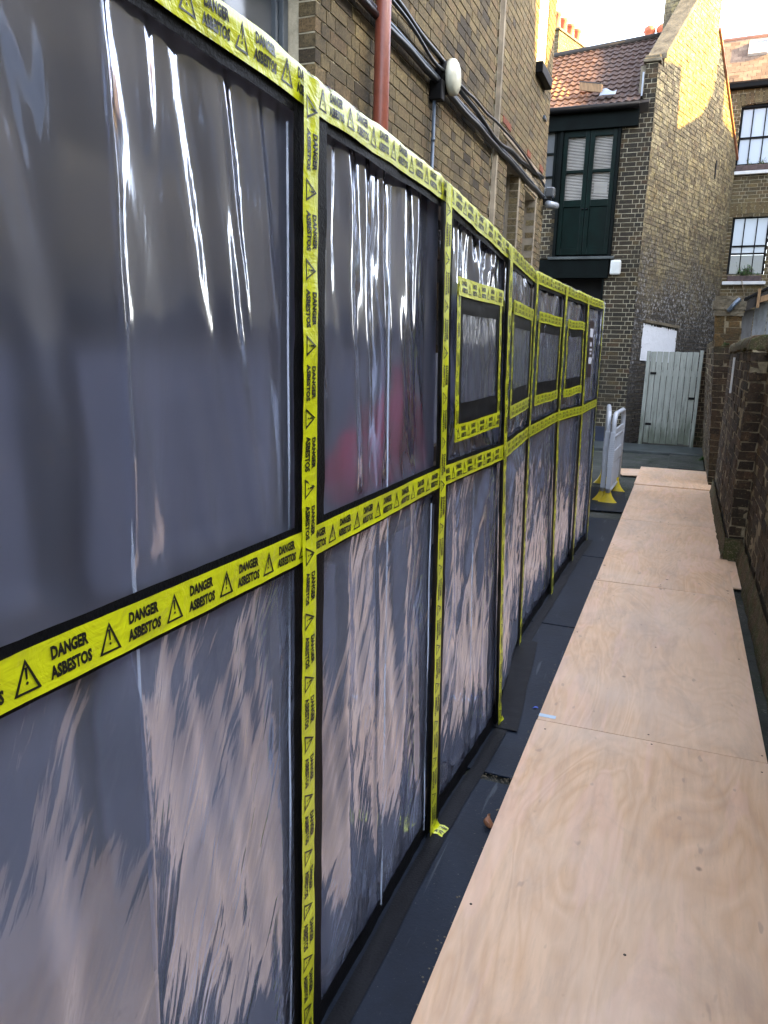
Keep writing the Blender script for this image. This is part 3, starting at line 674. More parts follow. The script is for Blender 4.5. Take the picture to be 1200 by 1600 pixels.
# middle tapes (one run per stretch of posts) and black tape beneath
y_a, y_b = -1.45, 6.58
def mid_surf(off, k):
    def f(s, w_, h):
        y = y_a + s; p = node_at(min(y, y_b), 1)
        p = face(min(y, y_b), p.z + w_ + .002 * noise.noise(Vector((y * 2.5, k, 1))), off + h + rip(s, w_, k))
        return p
    return f
tape(en, y_b - y_a, mid_surf(.0205, 1), .080, 'black_tape', mat='btape')
tape(en, y_b - y_a, mid_surf(.0285, 2), .060, 'hazard_tape', start=(.577 + .040 - y_a) % REP)
# top tape folded over the rail
def top_surf(off, k, zoff, fold):
    def f(s, w_, h):
        y = min(y_a + s, y_b); t = node_at(y, 2)
        wz = w_ + zoff; wv = .004 * noise.noise(Vector((y * 5, k, 1)))
        if wz > 0:
            if wz < fold: return Vector((t.x + off + h + rip(s, w_, k, .003) - wz * .9, y, t.z + wv + .012 * math.sin(min(wz / .02, 1) * 1.57) + .006 * abs(noise.noise(Vector((y * 12, wz * 40, k)))) + h))
        return Vector((t.x + off + h + rip(s, w_, k, .002), y, t.z + wz + wv))
    return f
tape(en, y_b - y_a, top_surf(.018, 6, -.036, 1), .075, 'black_tape', mat='btape')
tape(en, y_b - y_a, top_surf(.024, 7, -.024, 1), .062, 'hazard_tape', start=.05)
tape(en, y_b - y_a, top_surf(.022, 8, .020, 1), .045, 'polythene_lip', mat='poly_roof')
# vertical tapes
def vert_surf(i, y0, off, k, half=None):
    p = PO[i]; H0 = p[5] - .01
    def f(s, w_, h):
        z = H0 - s
        y = y0 + w_ + .003 * noise.noise(Vector((z * 3, k, 9)))
        q = face(y, max(z, .0), off + h + rip(s, w_, k))
        if half is not None and w_ < half[0]: q.x += (w_ - half[0]) * .4
        return q
    return f, H0
for i in range(1, len(PO)):
    last = i == len(PO) - 1
    dy = -.03 if last else 0
    f, L = vert_surf(i, PO[i][0] + .020 + dy, .0205, i * 3 + 1)
    tape(en, L - .01, f, .13 if not last else .07, 'black_tape', mat='btape')
    f, L = vert_surf(i, PO[i][0] - .004 + dy, .0325, i * 3 + 2)
    tape(en, L - .005, f, .058 if not last else .04, 'hazard_tape', start=.03 + .02 * i, scale=1.0)
# loose tape ends curling onto the floor
for i in (4, 5):
    def tail(s, w_, h, i=i):
        q = face(PO[i][0] - .004 + w_, .035, .033); k = min(s / .04, 1); o2 = max(0, s - .035)
        return Vector((q.x + o2 * .8 + .004 * math.sin(w_ * 90), q.y + .02 * math.sin(s * 30), .045 - .03 * k + .006 * abs(noise.noise(Vector((w_ * 60, s * 50, i)))) + h))
    tape(en, .085, tail, .055, 'tape_end', start=.05)
# bottom black tape
def bot(s, w_, h):
    y = min(y_a + s, y_b); q = face(y, .035 + w_, .012 + h + rip(s, w_, 3, .003)); return q
tape(en, y_b - y_a, bot, .07, 'black_tape', mat='btape')
def skirt(s, w_, h):
    y = min(y_a + s, y_b); b = node_at(y, 0); return Vector((b.x + .03 + w_ + .006 * noise.noise(Vector((y * 4, 1, 1))), y, .0135 + rip(s, w_, 3, .0012) + .002))
tape(en, y_b - y_a, skirt, .055, 'floor_tape', mat='btape')
def skirt2(s, w_, h):
    y = 2.95 + s; return Vector((-.565 + w_ - .10 * s + .004 * noise.noise(Vector((y * 5, w_ * 8, 1))), y, .018 + .004 * abs(noise.noise(Vector((y * 14, w_ * 30, 2))))))
tape(en, 1.05, skirt2, .12, 'floor_tape', mat='btape')

# viewing windows in four bays: outer tape frame, black inner border, clear film
def window(y0, y1, z0, z1, k):
    kk = k
    cy, cz = (y0 + y1) / 2, (z0 + z1) / 2
    m = MB(); m.grid(lambda a, b: face(y0 + .03 + (y1 - y0 - .06) * a, z0 + .04 + (z1 - z0 - .08) * b, .028 + .003 * noise.noise(Vector((a * 5, b * 3, k)))), 16, 16)
    wo_ = m.build('viewing_window', 'film', en, smooth=True)
    def hs(z_, off):
        return lambda s, w_, h: face(y0 + s, z_ + w_ + .008 * noise.noise(Vector((s * 3, kk, 1))), off + h + rip(s, w_, kk))
    def vs(y_, off):
        return lambda s, w_, h: face(y_ + w_ + .006 * noise.noise(Vector((s * 4, kk + y_, 1))), z1 - s, off + h + rip(s, w_, kk))
    tape(wo_, y1 - y0, hs(z1 - .075, .0300), .06, 'black_border', mat='btape')
    tape(wo_, y1 - y0, hs(z0 + .082, .0300), .075, 'black_border', mat='btape')
    tape(wo_, z1 - z0, vs(y0 + .045, .0310), .05, 'black_border', mat='btape')
    tape(wo_, z1 - z0, vs(y1 - .04, .0310), .045, 'black_border', mat='btape')
    tape(wo_, z1 - z0, vs(y0 + .018, .0335), .040, 'hazard_tape', start=.05, scale=.68)
    tape(wo_, z1 - z0, vs(y1 - .016, .0335), .036, 'hazard_tape', start=.08, scale=.62)
    tape(wo_, y1 - y0, hs(z1 - .027, .0360), .055, 'hazard_tape', start=.04, scale=.9)
    tape(wo_, y1 - y0, hs(z0 + .027, .0360), .055, 'hazard_tape', start=.07, scale=.9)
window(2.27, 2.86, 1.315, 1.815, 1)
window(3.08, 3.80, 1.325, 1.80, 2)
window(4.02, 4.78, 1.32, 1.805, 3)
window(5.02, 5.68, 1.315, 1.81, 4)
# notice on the last bay
m = MB(); m.grid(lambda a, b: face(5.985 + .19 * a, 1.42 + .42 * b, .022), 4, 6)
nt = m.build('notice', 'notice_red', en)
for (a, b, c, d) in ((.04, .26, .33, .40), (.08, .20, .255, .29), (.05, .25, .22, .235), (.08, .22, .19, .205), (.03, .27, .11, .165)):
    m = MB(); m.grid(lambda u, v: face(5.985 + .63 * (a + (b - a) * u), 1.42 + .91 * (c + (d - c) * v), .024), 2, 2); m.build('paper', 'paper', nt)

# things inside, seen blurred through the sheet
tb = empty('trestle_table', (-1.0, 1.9, 0), 'dark trestle table seen blurred behind the clear sheeting', 'table')
MB().box(-1.15, -.72, 1.55, 2.40, 1.10, 1.13).build('table_top', 'dktimber', tb, bevel=.004)
for (a, b) in ((-1.12, 1.6), (-.76, 1.6), (-1.12, 2.35), (-.76, 2.35)):
    MB().box(a - .02, a + .02, b - .02, b + .02, .006, 1.10).build('leg', 'dktimber', tb)
def sack(name, c, r, h, label, k):
    m = MB()
    def f(a, b):
        an = a * 2 * math.pi; z = b; rr = r * (math.sin(min(z * 1.15, 1) * math.pi * .93 + .2) ** .55 if z < .86 else .28)
        rr *= 1 + .12 * noise.noise(Vector((math.cos(an) * 2, math.sin(an) * 2, z * 3 + k)))
        return Vector((c[0] + rr * math.cos(an), c[1] + rr * 1.3 * math.sin(an), c[2] + h * z))
    m.grid(f, 28, 20)
    m.build(name, 'rubred', loc=c, smooth=True, label=label, cat='sack', group='red sacks inside the enclosure')
sack('waste_sack', (-.84, 1.80, 1.13), .13, .32, 'red plastic sack blurred behind the sheeting, lower left of the two', 1)
sack('waste_sack', (-.86, 2.08, 1.13), .15, .42, 'taller red plastic sack blurred behind the sheeting, beside the middle post', 2)

# ------------------------------------------------------------------ floor: rubber mats and plywood walkway
def mat_sheet(y0, y1, x0, x1, label, ang=0):
    m = MB()
    c = Vector(((x0 + x1) / 2, (y0 + y1) / 2, 0)); ca, sa = math.cos(ang), math.sin(ang)
    def P(x, y, z):
        d = Vector((x - c.x, y - c.y, 0)); return Vector((c.x + d.x * ca - d.y * sa, c.y + d.x * sa + d.y * ca, z))
    pts = [P(x0, y0, .003), P(x1, y0, .003), P(x1, y1, .003), P(x0, y1, .003)]
    m.prism(pts, (0, 0, .008))
    m.build('rubber_mat', 'rubber', loc=(c.x, c.y, 0), bevel=.002, label=label, cat='mat', group='black rubber mats beside the plywood')
mat_sheet(-1.4, 2.545, -.72, -.30, 'black rubber mat at the near end, beside the first bays of the enclosure', .006)
mat_sheet(2.60, 4.33, -.76, -.315, 'black rubber mat with the torn black floor tape lying on it', -.02)
mat_sheet(4.345, 6.02, -.82, -.30, 'black rubber mat in front of the second and third windows')
mat_sheet(6.035, 7.55, -.84, -.30, 'black rubber mat at the end of the enclosure, before the barrier')
mat_sheet(7.9, 9.3, -1.5, -.45, 'dark rubber mat lying under the folding barrier', .15)
def board(y0, y1, x0, x1, z, label, ang=0, tilt=0):
    m = MB(); c = Vector(((x0 + x1) / 2, (y0 + y1) / 2, 0)); ca, sa = math.cos(ang), math.sin(ang)
    def P(x, y, zz):
        if ang > .1: d = Vector((x - c.x, y - c.y, 0)); return Vector((c.x + d.x * ca - d.y * sa, c.y + d.x * sa + d.y * ca, zz))
        return Vector((x, y + ang * (x - c.x), zz))
    m.prism([P(x0, y0, z), P(x1, y0, z), P(x1, y1, z), P(x0, y1, z)], (0, 0, .012))
    m.build('plywood_sheet', 'ply', loc=(c.x, c.y, 0), bevel=.0015, label=label, cat='plywood sheet', group='plywood sheets of the walkway')
a_ = -.022
board(-1.75, .66, -.447, .470, .0140, 'plywood sheet behind the photographer, out of the near edge')
board(.664, 3.087, -.447, .470, .0140, 'nearest plywood sheet, widest in view, with knots and scuffs', .018)
board(3.091, 5.342, -.445, .468, .0140, 'second plywood sheet, with the small blue label at its near corner', .018)
board(5.348, 7.55, -.440, .468, .0150, 'third plywood sheet, beyond the labelled one', .008)
board(7.556, 9.75, -.441, .467, .0150, 'fourth plywood sheet, beside the yellow feet of the barrier', .002)
board(9.70, 11.27, -.446, .470, .0275, 'farthest plywood sheet, ending before the green gate')
board(5.62, 6.37, .20, .525, .0090, 'small plywood piece sticking out under the walkway by the wall step')
board(9.0, 9.75, .2, .485, .0090, 'small plywood offcut showing at the far right edge of the walkway')
board(10.5, 11.1, -.72, -.3, .0090, 'plywood offcut poking out left of the far sheet', .25)
rg = random.Random(12)
for o_ in [q for q in col.objects if q.name.startswith('plywood_sheet')]:
    xs = [v.co.x + o_.location.x for v in o_.data.vertices]; ys = [v.co.y + o_.location.y for v in o_.data.vertices]; zt = max(v.co.z for v in o_.data.vertices)
    if max(xs) - min(xs) < .8: continue
    for xx in (min(xs) + .035, (min(xs) + max(xs)) / 2, max(xs) - .035):
        for yy in (min(ys) + .06, (min(ys) + max(ys)) / 2, max(ys) - .06):
            m = MB().lathe((xx + rg.uniform(-.02, .02), yy + rg.uniform(-.03, .03), zt - .0008), Z, [(.0042, 0), (.0042, .0012), (.0012, .0014), (.0008, .0006)], 8)
            m.build('screw_head', 'black', o_)
MB().box(-.445, -.372, 3.112, 3.14, .0268, .0275).build('label', 'sticker', loc=(-.41, 3.12, .027), label='small pale blue sticky label on the plywood corner', cat='label')
m = MB(); m.grid(lambda a, b: Vector((-.487 + .022 * a, 3.20 + .012 * b + .01 * a, .012 + .006 * math.sin(a * 3))), 4, 3); m.build('plastic_scrap', 'bluescrap', loc=(-.48, 3.2, .012), solid=.0006, label='tiny blue plastic scrap on the rubber mat by the label', cat='litter')
m = MB()
def lf(a, b):
    u, v = a - .5, b - .5; wd = .016 * math.sqrt(max(0, 1 - (2 * u) ** 2)) + .0008
    return Vector((-.462 + v * wd * 2 + .004 * math.sin(u * 9), 2.275 + u * .05, .022 + .016 * math.sin(b * 3.1 + a * 2) + .008 * u))
m.grid(lf, 12, 8); m.build('dry_leaf', 'dryleaf', loc=(-.462, 2.275, .012), solid=.0006, smooth=True, label='curled brown dry leaf at the edge of the nearest plywood sheet', cat='leaf')
m = MB(); rg = random.Random(3)
for k in range(550):
    y = rg.uniform(1.2, 7.8); x = -.445 - abs(rg.gauss(0, .014)) if y < 3.9 or rg.random() < .2 else rg.uniform(-1.2, -.5); s = rg.uniform(.001, .0035)
    if y > 3.9 and x < -.5: y = rg.uniform(7.6, 9.5)
    if rg.random() < .25 and y < 4: y = 2.572 + rg.gauss(0, .012); x = rg.uniform(-.6, -.45)
    m.lathe((x, y, .008), Z, [(s, 0), (s * 1.1, s), (s * .4, s * 1.6)], 5)
m.build('gravel', 'stone', kind='stuff')

# ------------------------------------------------------------------ folding barrier
def barrier(P0, P1, label, arc=.11):
    P0, P1 = Vector(P0), Vector(P1); U = (P1 - P0); L = U.length; U.normalize(); N = U.cross(Z) * -1
    o = empty('crowd_barrier', P0, label, 'barrier', 'plastic barriers at the end of the enclosure')
    def pt(u, z, n): return P0 + U * u + Z * z + N * n
    z0, z1 = .12, .97; r = .14
    # outline rounded at both top corners
    out = [(0, z0), (0, z1 - r)] + [(r - r * math.cos(k * math.pi / 10), z1 - r + r * math.sin(k * math.pi / 10)) for k in range(1, 5)] + [(r, z1), (L - r, z1)] + [(L - r + r * math.sin(k * math.pi / 10), z1 - r + r * math.cos(k * math.pi / 10)) for k in range(1, 5)] + [(L, z1 - r), (L, z0)]
    MB().tube([pt(u, z, 0) for u, z in out], .026, 10).build('frame', 'barrier', o, smooth=True)
    for z_ in (z0, .72): MB().tube([pt(0, z_, 0), pt(L, z_, 0)], .019, 8).build('rail', 'barrier', o, smooth=True)
    m = MB(); n = int(L / .105)
    for k in range(1, n):
        u = k * L / n; m.frame_box(P0, U, Z, N, u - .02, u + .02, z0, .72, -.009, .009)
    m.build('bar_infill', 'barrier', o, bevel=.003)
    m = MB(); m.frame_box(P0, U, Z, N, .04, L - .04, .42, .56, -.014, .014); m.frame_box(P0, U, Z, N, .03, L - .03, .74, .80, -.012, .012)
    for k in range(14): m.frame_box(P0, U, Z, N, -.032, .01, .40 + k * .022, .41 + k * .022, -.034, .034)
    m.frame_box(P0, U, Z, N, -.028, .012, .16, .78, -.026, .026)
    m.build('end_post', 'barrier', o, bevel=.003)
    for u in (.03, L - .12):
        m = MB()
        def ff(a, b):
            an = a * 2 * math.pi; z = .17 * (1 - b); sp = .024 + .085 * b ** 2.2
            return pt(u, z + .004, 0) + N * (math.cos(an) * sp) + U * (math.sin(an) * (.03 + .02 * b))
        m.grid(ff, 20, 10); m.lathe(pt(u, .004, 0), Z, [(.05, 0), (.05, .012)], 12)
        m.build('foot', 'foot', o, smooth=True)
    return o
barrier((-.650, 8.42, 0), (-.622, 9.35, 0), 'grey plastic barrier panel with yellow feet nearest the plywood walkway')
barrier((-.715, 8.50, 0), (-.842, 9.85, 0), 'grey plastic barrier panel behind its twin, turned towards the enclosure')

# ------------------------------------------------------------------ far house with gable
FY = 14.3
hs_ = empty('gable_house', (-1.5, FY, 0), 'old brick house with pantile roof, green hatch doors and sunlit gable', 'house')
SD = Vector((math.sin(R(18)), math.cos(R(18)), 0)); SN = Vector((SD.y, -SD.x, 0)); C0 = Vector((-.93, FY, 0))
# front brickwork: right pier and the small panel under the left window
m = MB()
dt = lambda r, u, v: r.random()
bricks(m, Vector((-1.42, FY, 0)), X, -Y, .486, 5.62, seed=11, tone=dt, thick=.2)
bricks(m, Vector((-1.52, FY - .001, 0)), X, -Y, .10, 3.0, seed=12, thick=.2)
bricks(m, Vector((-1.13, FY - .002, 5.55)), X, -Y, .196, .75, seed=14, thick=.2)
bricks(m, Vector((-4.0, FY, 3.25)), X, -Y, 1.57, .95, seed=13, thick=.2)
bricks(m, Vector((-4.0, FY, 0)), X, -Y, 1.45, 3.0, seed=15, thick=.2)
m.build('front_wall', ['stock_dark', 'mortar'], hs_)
# side gable wall, angled away to the right
GL = 4.75; RU = 2.25
def gtop(u):
    if u < .22: return 6.32
    if u < 1.55: return 6.42 + (u - .22) * 1.02
    if u < 2.75: return 8.9
    return max(5.0, 7.62 - (u - 2.75) * .93)
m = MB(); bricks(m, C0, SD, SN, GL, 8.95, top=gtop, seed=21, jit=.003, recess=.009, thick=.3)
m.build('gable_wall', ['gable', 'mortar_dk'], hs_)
# coping pieces on the gable and pier cap
m = MB()
def cop(u0, u1, z0, z1, w0=-.30, w1=.05, h=.09):
    a = C0 + SD * u0; b = C0 + SD * u1
    m.prism([a + SN * w0 + Z * z0, a + SN * w1 + Z * z0, a + SN * w1 + Z * (z0 + h), a + SN * w0 + Z * (z0 + h)], b - a + Z * (z1 - z0))
cop(.20, 1.56, 6.40, 7.78); m.build('coping', 'stone', hs_, bevel=.015)
m = MB(); cop(2.76, 4.80, 7.60, 5.72, -.25, .04, .05); m.build('verge', 'clay_gutter', hs_, bevel=.01)
m = MB(); m.box(-1.17, -.885, FY - .045, FY + .32, 6.31, 6.37); m.box(-1.15, -.905, FY - .02, FY + .30, 6.372, 6.42); m.build('pier_cap', 'stone', hs_, bevel=.012)
# chimney on the gable
m = MB(); a = C0 + SD * 1.56
# front face of the stack (faces the alley)
FNV = -SD
bricks(m, a - SN * .62 + Z * 6.3, SN, FNV, .618, 2.9, seed=31, tone=lambda r, u, v: r.random() * .5, thick=.2)
bricks(m, a + Z * 8.6 - SN * .003, SD, SN, 1.2, .6, seed=32, thick=.2)
m.build('chimney', ['gable', 'mortar_dk'], hs_)
m = MB(); m.frame_box(a, SD, Z, SN, .1, 1.18, 6.0, 9.2, -.62, -.10); m.build('chimney_core', 'gable', hs_)
m = MB(); m.frame_box(a, SD, Z, SN, -.05, 1.25, 9.2, 9.32, -.67, .05); m.build('chimney_cap', 'stone', hs_, bevel=.015)
# front roof of pantiles
EY, EZ, RY, RZ = FY - .14, 5.70, FY + 2.05, 7.42
def tile_roof(x0, x1, ey, ez, ry, rz, name, parent, right=None, period=.118, course=.205, seed=1, mat='pantile', amp=.014, step=.026):
    m = MB(); rnd = random.Random(seed)
    L = math.hypot(ry - ey, rz - ez); V = Vector((0, (ry - ey) / L, (rz - ez) / L)); N = Vector((0, -V.z, V.y))
    n = int(L / course) + 1; cols = int((x1 - x0) / period) + 1
    for k in range(n):
        v0 = k * course; v1 = min(v0 + course + .03, L)
        for c in range(cols):
            xa = x0 + c * period
            if right and xa + period > right(v0): continue
            dz = rnd.uniform(-.004, .004); dv = rnd.uniform(-.006, .006)
            def f(a, b):
                wv = math.sin((a + .1) * 2 * math.pi); wv = wv if wv > 0 else wv * .55
                h = amp * wv + dz + step * (1 - b) + .002
                v = v0 + dv + (v1 - v0) * b
                xx = xa + period * a * 1.03; return Vector((xx, ey, ez + .08 * (xx + .8) * v / L + .03 * (xx + 1) * (1 - v / L))) + V * v + N * h
            base = len(m.v); m.grid(f, 8, 1, rnd.random())
            # butt edge of the tile
            vs = [m.v[base + i * 2] for i in range(9)]; lo = [Vector(p) - N * (step + .012) for p in vs]
            m.add(vs + lo, [(i, i + 9, i + 10, i + 1) for i in range(8)], .1)
    return m.build(name, mat, parent)
rl = lambda v: -1.14 + max(0, (v - .3)) * .22
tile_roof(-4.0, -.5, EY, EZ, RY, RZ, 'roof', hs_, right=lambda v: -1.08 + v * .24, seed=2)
m = MB(); m.prism([(-4.0, EY + .05, EZ - .13), (-4.0, RY, RZ - .30), (-4.0, RY + 2.2, EZ - .2), (-4.0, EY + .2, EZ - .35)], (2.98, 0, 0.12));
pa = [(-1.02, EY + .35, EZ + .10), (-1.02, RY, RZ - .08), (-1.02, RY + 1.7, EZ + .3), (-1.02, EY + .45, EZ - .25)]; pb = [(-1.0, EY + .35, EZ + .1), (-.42, RY, RZ - .05), (.1, RY + 1.7, EZ + .3), (-1.0, EY + .45, EZ - .25)]
m.add(pa + pb, [(0, 1, 2, 3), (7, 6, 5, 4), (0, 4, 5, 1), (1, 5, 6, 2), (2, 6, 7, 3), (3, 7, 4, 0)]); m.build('roof_deck', 'dktimber', hs_)
m = MB(); m.tube([(-4, RY, RZ - .235), (-.5, RY, RZ + .045)], .06, 12); m.build('ridge', 'dktimber', hs_, smooth=True)
# pot row beyond the ridge and gutter
MB().tube([(-4, EY - .03, EZ - .06), (-1.16, EY - .03, EZ - .06)], .055, 12).build('gutter', 'black', hs_, smooth=True)
MB().box(-4.0, -1.16, FY - .09, FY - .02, EZ - .36, EZ - .10).build('fascia', 'green2', hs_, bevel=.005)
MB().box(-4.0, -1.424, FY - .04, FY + .1, 5.02, EZ - .37).build('fascia', 'green2', hs_, bevel=.005) if False else None
MB().box(-1.165, -1.14, FY - .05, FY - .03, 5.80, 6.16).build('flashing', 'lead', hs_)
# hatch doors
dz0, dz1 = 3.30, 5.34
MB().box(-2.44, -1.425, FY - .02, FY + .12, 5.40, 5.62).build('lintel_board', 'green2', hs_, bevel=.004)
m = MB(); m.box(-2.44, -2.385, FY - .05, FY + .1, 3.26, 5.44); m.box(-1.475, -1.425, FY - .05, FY + .1, 3.26, 5.44); m.box(-2.385, -1.475, FY - .05, FY + .1, 5.36, 5.44)
m.build('door_frame', 'green2', hs_, bevel=.005)
for k, (a, b) in enumerate(((-2.38, -1.934), (-1.926, -1.48))):
    m = MB(); y0, y1 = FY - .02, FY + .03; st = .075
    m.box(a, a + st, y0, y1, dz0, dz1); m.box(b - st, b, y0, y1, dz0, dz1)
    for (c, d) in ((dz0, dz0 + .12), (4.10, 4.22), (4.66, 4.71), (dz1 - .10, dz1)): m.box(a + st, b - st, y0, y1, c, d)
    m.box(a + st, b - st, y0 + .018, y1, dz0 + .12, 4.10)
    d_ = m.build('door', 'green', hs_, bevel=.006)
    for (c, d) in ((4.22, 4.66), (4.71, dz1 - .10)):
        m = MB(); n = int((d - c) / .024)
        for q in range(n):
            z = c + (q + .5) * (d - c) / n
            m.add([(a + st, y1 - .006, z - .008), (b - st, y1 - .006, z - .008), (b - st, y1 + .012, z + .009), (a + st, y1 + .012, z + .009)], [(0, 1, 2, 3)])
        m.build('blind', 'slat', d_, solid=.001)
        MB().box(a + st, b - st, y1 + .03, y1 + .035, c, d).build('pane', 'glass_dark', d_)
    if k == 1:
        MB().box(a + .11, b - .11, y1 + .014, y1 + .02, 4.32, 4.5).build('paper', 'paper', d_)
    MB().lathe((b - .03 if k == 0 else a + .03, y0, 4.06), -Y, [(.012, 0), (.012, .02), (.02, .03), (.005, .045)], 12).build('handle', 'black', d_, smooth=True)
MB().box(-2.50, -1.36, FY - .11, FY + .05, 3.215, 3.262).build('door_sill', 'slab', hs_, bevel=.006)
MB().box(-4.0, -1.44, FY - .07, FY + .1, 2.90, 3.21).build('beam', 'green2', hs_, bevel=.006)
# left window
m = MB(); wx0, wx1, wz0, wz1 = -3.4, -2.50, 4.22, 5.40; y0, y1 = FY - .01, FY + .05
m.box(wx1 - .04, wx1, y0, y1, wz0, wz1)
for q in range(4): m.box(wx0, wx1 - .04, y0, y1, wz0 + q * (wz1 - wz0 - .04) / 3, wz0 + q * (wz1 - wz0 - .04) / 3 + .035)
m.box(-2.80 - .02, -2.80 + .012, y0 + .005, y1 - .005, wz0, wz1)
o = m.build('window', 'green2', hs_, bevel=.004); MB().box(wx0, wx1 - .03, y0 + .03, y0 + .036, wz0, wz1).build('pane', 'glass_grey', o)
MB().box(wx0, wx1 + .02, FY - .05, FY, wz0 - .07, wz0 - .003).build('sill', 'green2', o, bevel=.005)
MB().box(-4.0, -2.445, FY + .002, FY + .1, 5.402, 5.62).build('fascia', 'green2', hs_)
MB().box(-2.497, -2.443, FY + .002, FY + .1, 3.26, 5.40).build('mullion', 'green2', hs_)
# dark opening under the beam with a recessed shutter
MB().box(-2.55, -1.52, FY + .5, FY + .55, 0, 2.95).build('shutter', 'void', hs_)
MB().box(-1.535, -1.5, FY - .01, FY + .5, 0, 2.90).build('opening_lining', 'green2', hs_)
MB().box(-3.9, -.95, FY + .7, FY + .8, .0, 5.6).build('inner_wall', 'void', hs_)
# plinth
MB().box(-1.54, -.90, FY - .045, FY + .2, .0, .30).build('plinth', 'blue_plinth', hs_, bevel=.01)
# whitewashed patch on the side wall: a skin of paint on the bricks
m = MB()
def ww_(a, b):
    u = .42 + 1.80 * a; z = 1.50 + .66 * b - .05 * a
    return C0 + SD * u + Z * z + SN * (.010 + .004 * noise.noise(Vector((u * 6, z * 9, 0))))
nu, nv = 60, 24
vs = [ww_(i / nu, j / nv) for i in range(nu + 1) for j in range(nv + 1)]
fs = []
for i in range(nu):
    for j in range(nv):
        e = min(i, nu - 1 - i) / 2.0 + .5; ej = min(nv - 1 - j, 5) / 2.5 + .2
        if min(e, ej) + .8 * noise.noise(Vector((i * .45, j * .45, 3))) > .25: fs.append((i * (nv + 1) + j, (i + 1) * (nv + 1) + j, (i + 1) * (nv + 1) + j + 1, i * (nv + 1) + j + 1))
m.add(vs, fs); m.build('whitewashed_patch', 'whitewash', hs_)
m = MB(); a = C0 + SD * .46 + Z * 2.17; m.prism([a, a + SN * .04, a + SN * .04 + Z * .06, a + Z * .06], SD * 1.8 - Z * .05); m.build('ledge', 'stone', hs_, bevel=.01)
m = MB(); m.frame_box(C0, SD, Z, SN, 3.44, 3.50, 5.12, 5.46, -.01, .012); m.build('crack', 'void', hs_)
# lifted roof board and flashing on the roof
rb = empty('roof_board', (-1.9, 14.5, 5.9), 'raw timber board with lead flap lying on the pantile roof edge', 'board')
def onroof(x, v, h):
    L = math.hypot(RY - EY, RZ - EZ); V = Vector((0, (RY - EY) / L, (RZ - EZ) / L)); N = Vector((0, -V.z, V.y)); return Vector((x, EY, EZ)) + V * v + N * h
m = MB(); a = onroof(-2.22, .50, .06); b = onroof(-1.82, .22, .10)
m.prism([a, a + Vector((0, -.03, .12)), a + Vector((.02, .05, .13)), a + Vector((.02, .08, .01))], b - a); m.build('plank', 'timber', rb, bevel=.003)
m = MB(); m.prism([a + Vector((-.01, -.03, .12)), a + Vector((-.01, -.03, .14)), a + Vector((.03, .09, .16)), a + Vector((.03, .09, .14))], b - a); m.build('edge_strip', 'dktimber', rb)
m = MB(); m.grid(lambda p, q: onroof(-1.83 + .26 * p, .12 + .2 * q, .09 + .03 * math.sin(p * 6) * q), 8, 5); m.build('flap', 'lead', rb, solid=.003, smooth=True)
# alarm box
al = empty('alarm_box', (-1.31, FY, 3.05), 'white rounded alarm box on the dark brick pier', 'alarm box')
MB().box(-1.41, -1.23, FY - .10, FY - .01, 2.95, 3.20).build('cover', 'white', al, bevel=.03)
MB().box(-1.40, -1.24, FY - .012, FY - .001, 2.96, 3.19).build('back_plate', 'grille', al, bevel=.003)

# left chimney with pots beyond the roof
cy = 18.0
ch = empty('chimney_stack', (-3.4, cy, 6), 'brick chimney stack with a row of terracotta pots behind the pantile roof', 'chimney')
m = MB(); cc = Vector((-3.27, cy, 5.5))
bricks(m, cc - SN * .30, SN, -SD, .298, 2.84, seed=41, thick=.12)
bricks(m, cc, SD, SN, 1.45, 2.84, seed=42, thick=.12, tone=lambda r, u, v: .4 + .5 * r.random())
m.build('stack', ['stock', 'mortar'], ch)
m = MB(); m.frame_box(cc, SD, Z, SN, .11, 1.4, 0, 2.82, -.29, -.11); m.build('core', 'mortar', ch)
m = MB(); m.frame_box(cc, SD, Z, SN, -.04, 1.5, 2.845, 2.89, -.33, .03); m.build('cap', 'stone', ch, bevel=.01)
for k, (uu, hh) in enumerate(((.14, .36), (.45, .34), (.80, .33), (1.12, .33))):
    m = MB().lathe(cc + SD * uu - SN * .15 + Z * 2.89, Z, [(.11, 0), (.10, .04), (.088, .08), (.08, hh - .08), (.10, hh - .06), (.10, hh), (.07, hh), (.065, hh - .1)], 16)
    m.build('chimney_pot', 'terracotta', ch, smooth=True)
# two distant pot tops peeping over the ridge
ch2 = empty('chimney_stack', (-1.1, 19.5, 7), 'low chimney with two red pot tops just showing over the ridge', 'chimney')
m = MB(); bricks(m, Vector((-1.6, 19.5, 7.2)), X, -Y, .9, 1.2, seed=43, thick=.12); m.build('stack', ['stock', 'mortar'], ch2)
for xx in (-1.54, -1.27):
    MB().lathe((xx, 19.65, 8.44), Z, [(.12, 0), (.11, .05), (.10, .22), (.13, .25), (.12, .33), (.06, .38)], 16).build('chimney_pot', 'terracotta', ch2, smooth=True)

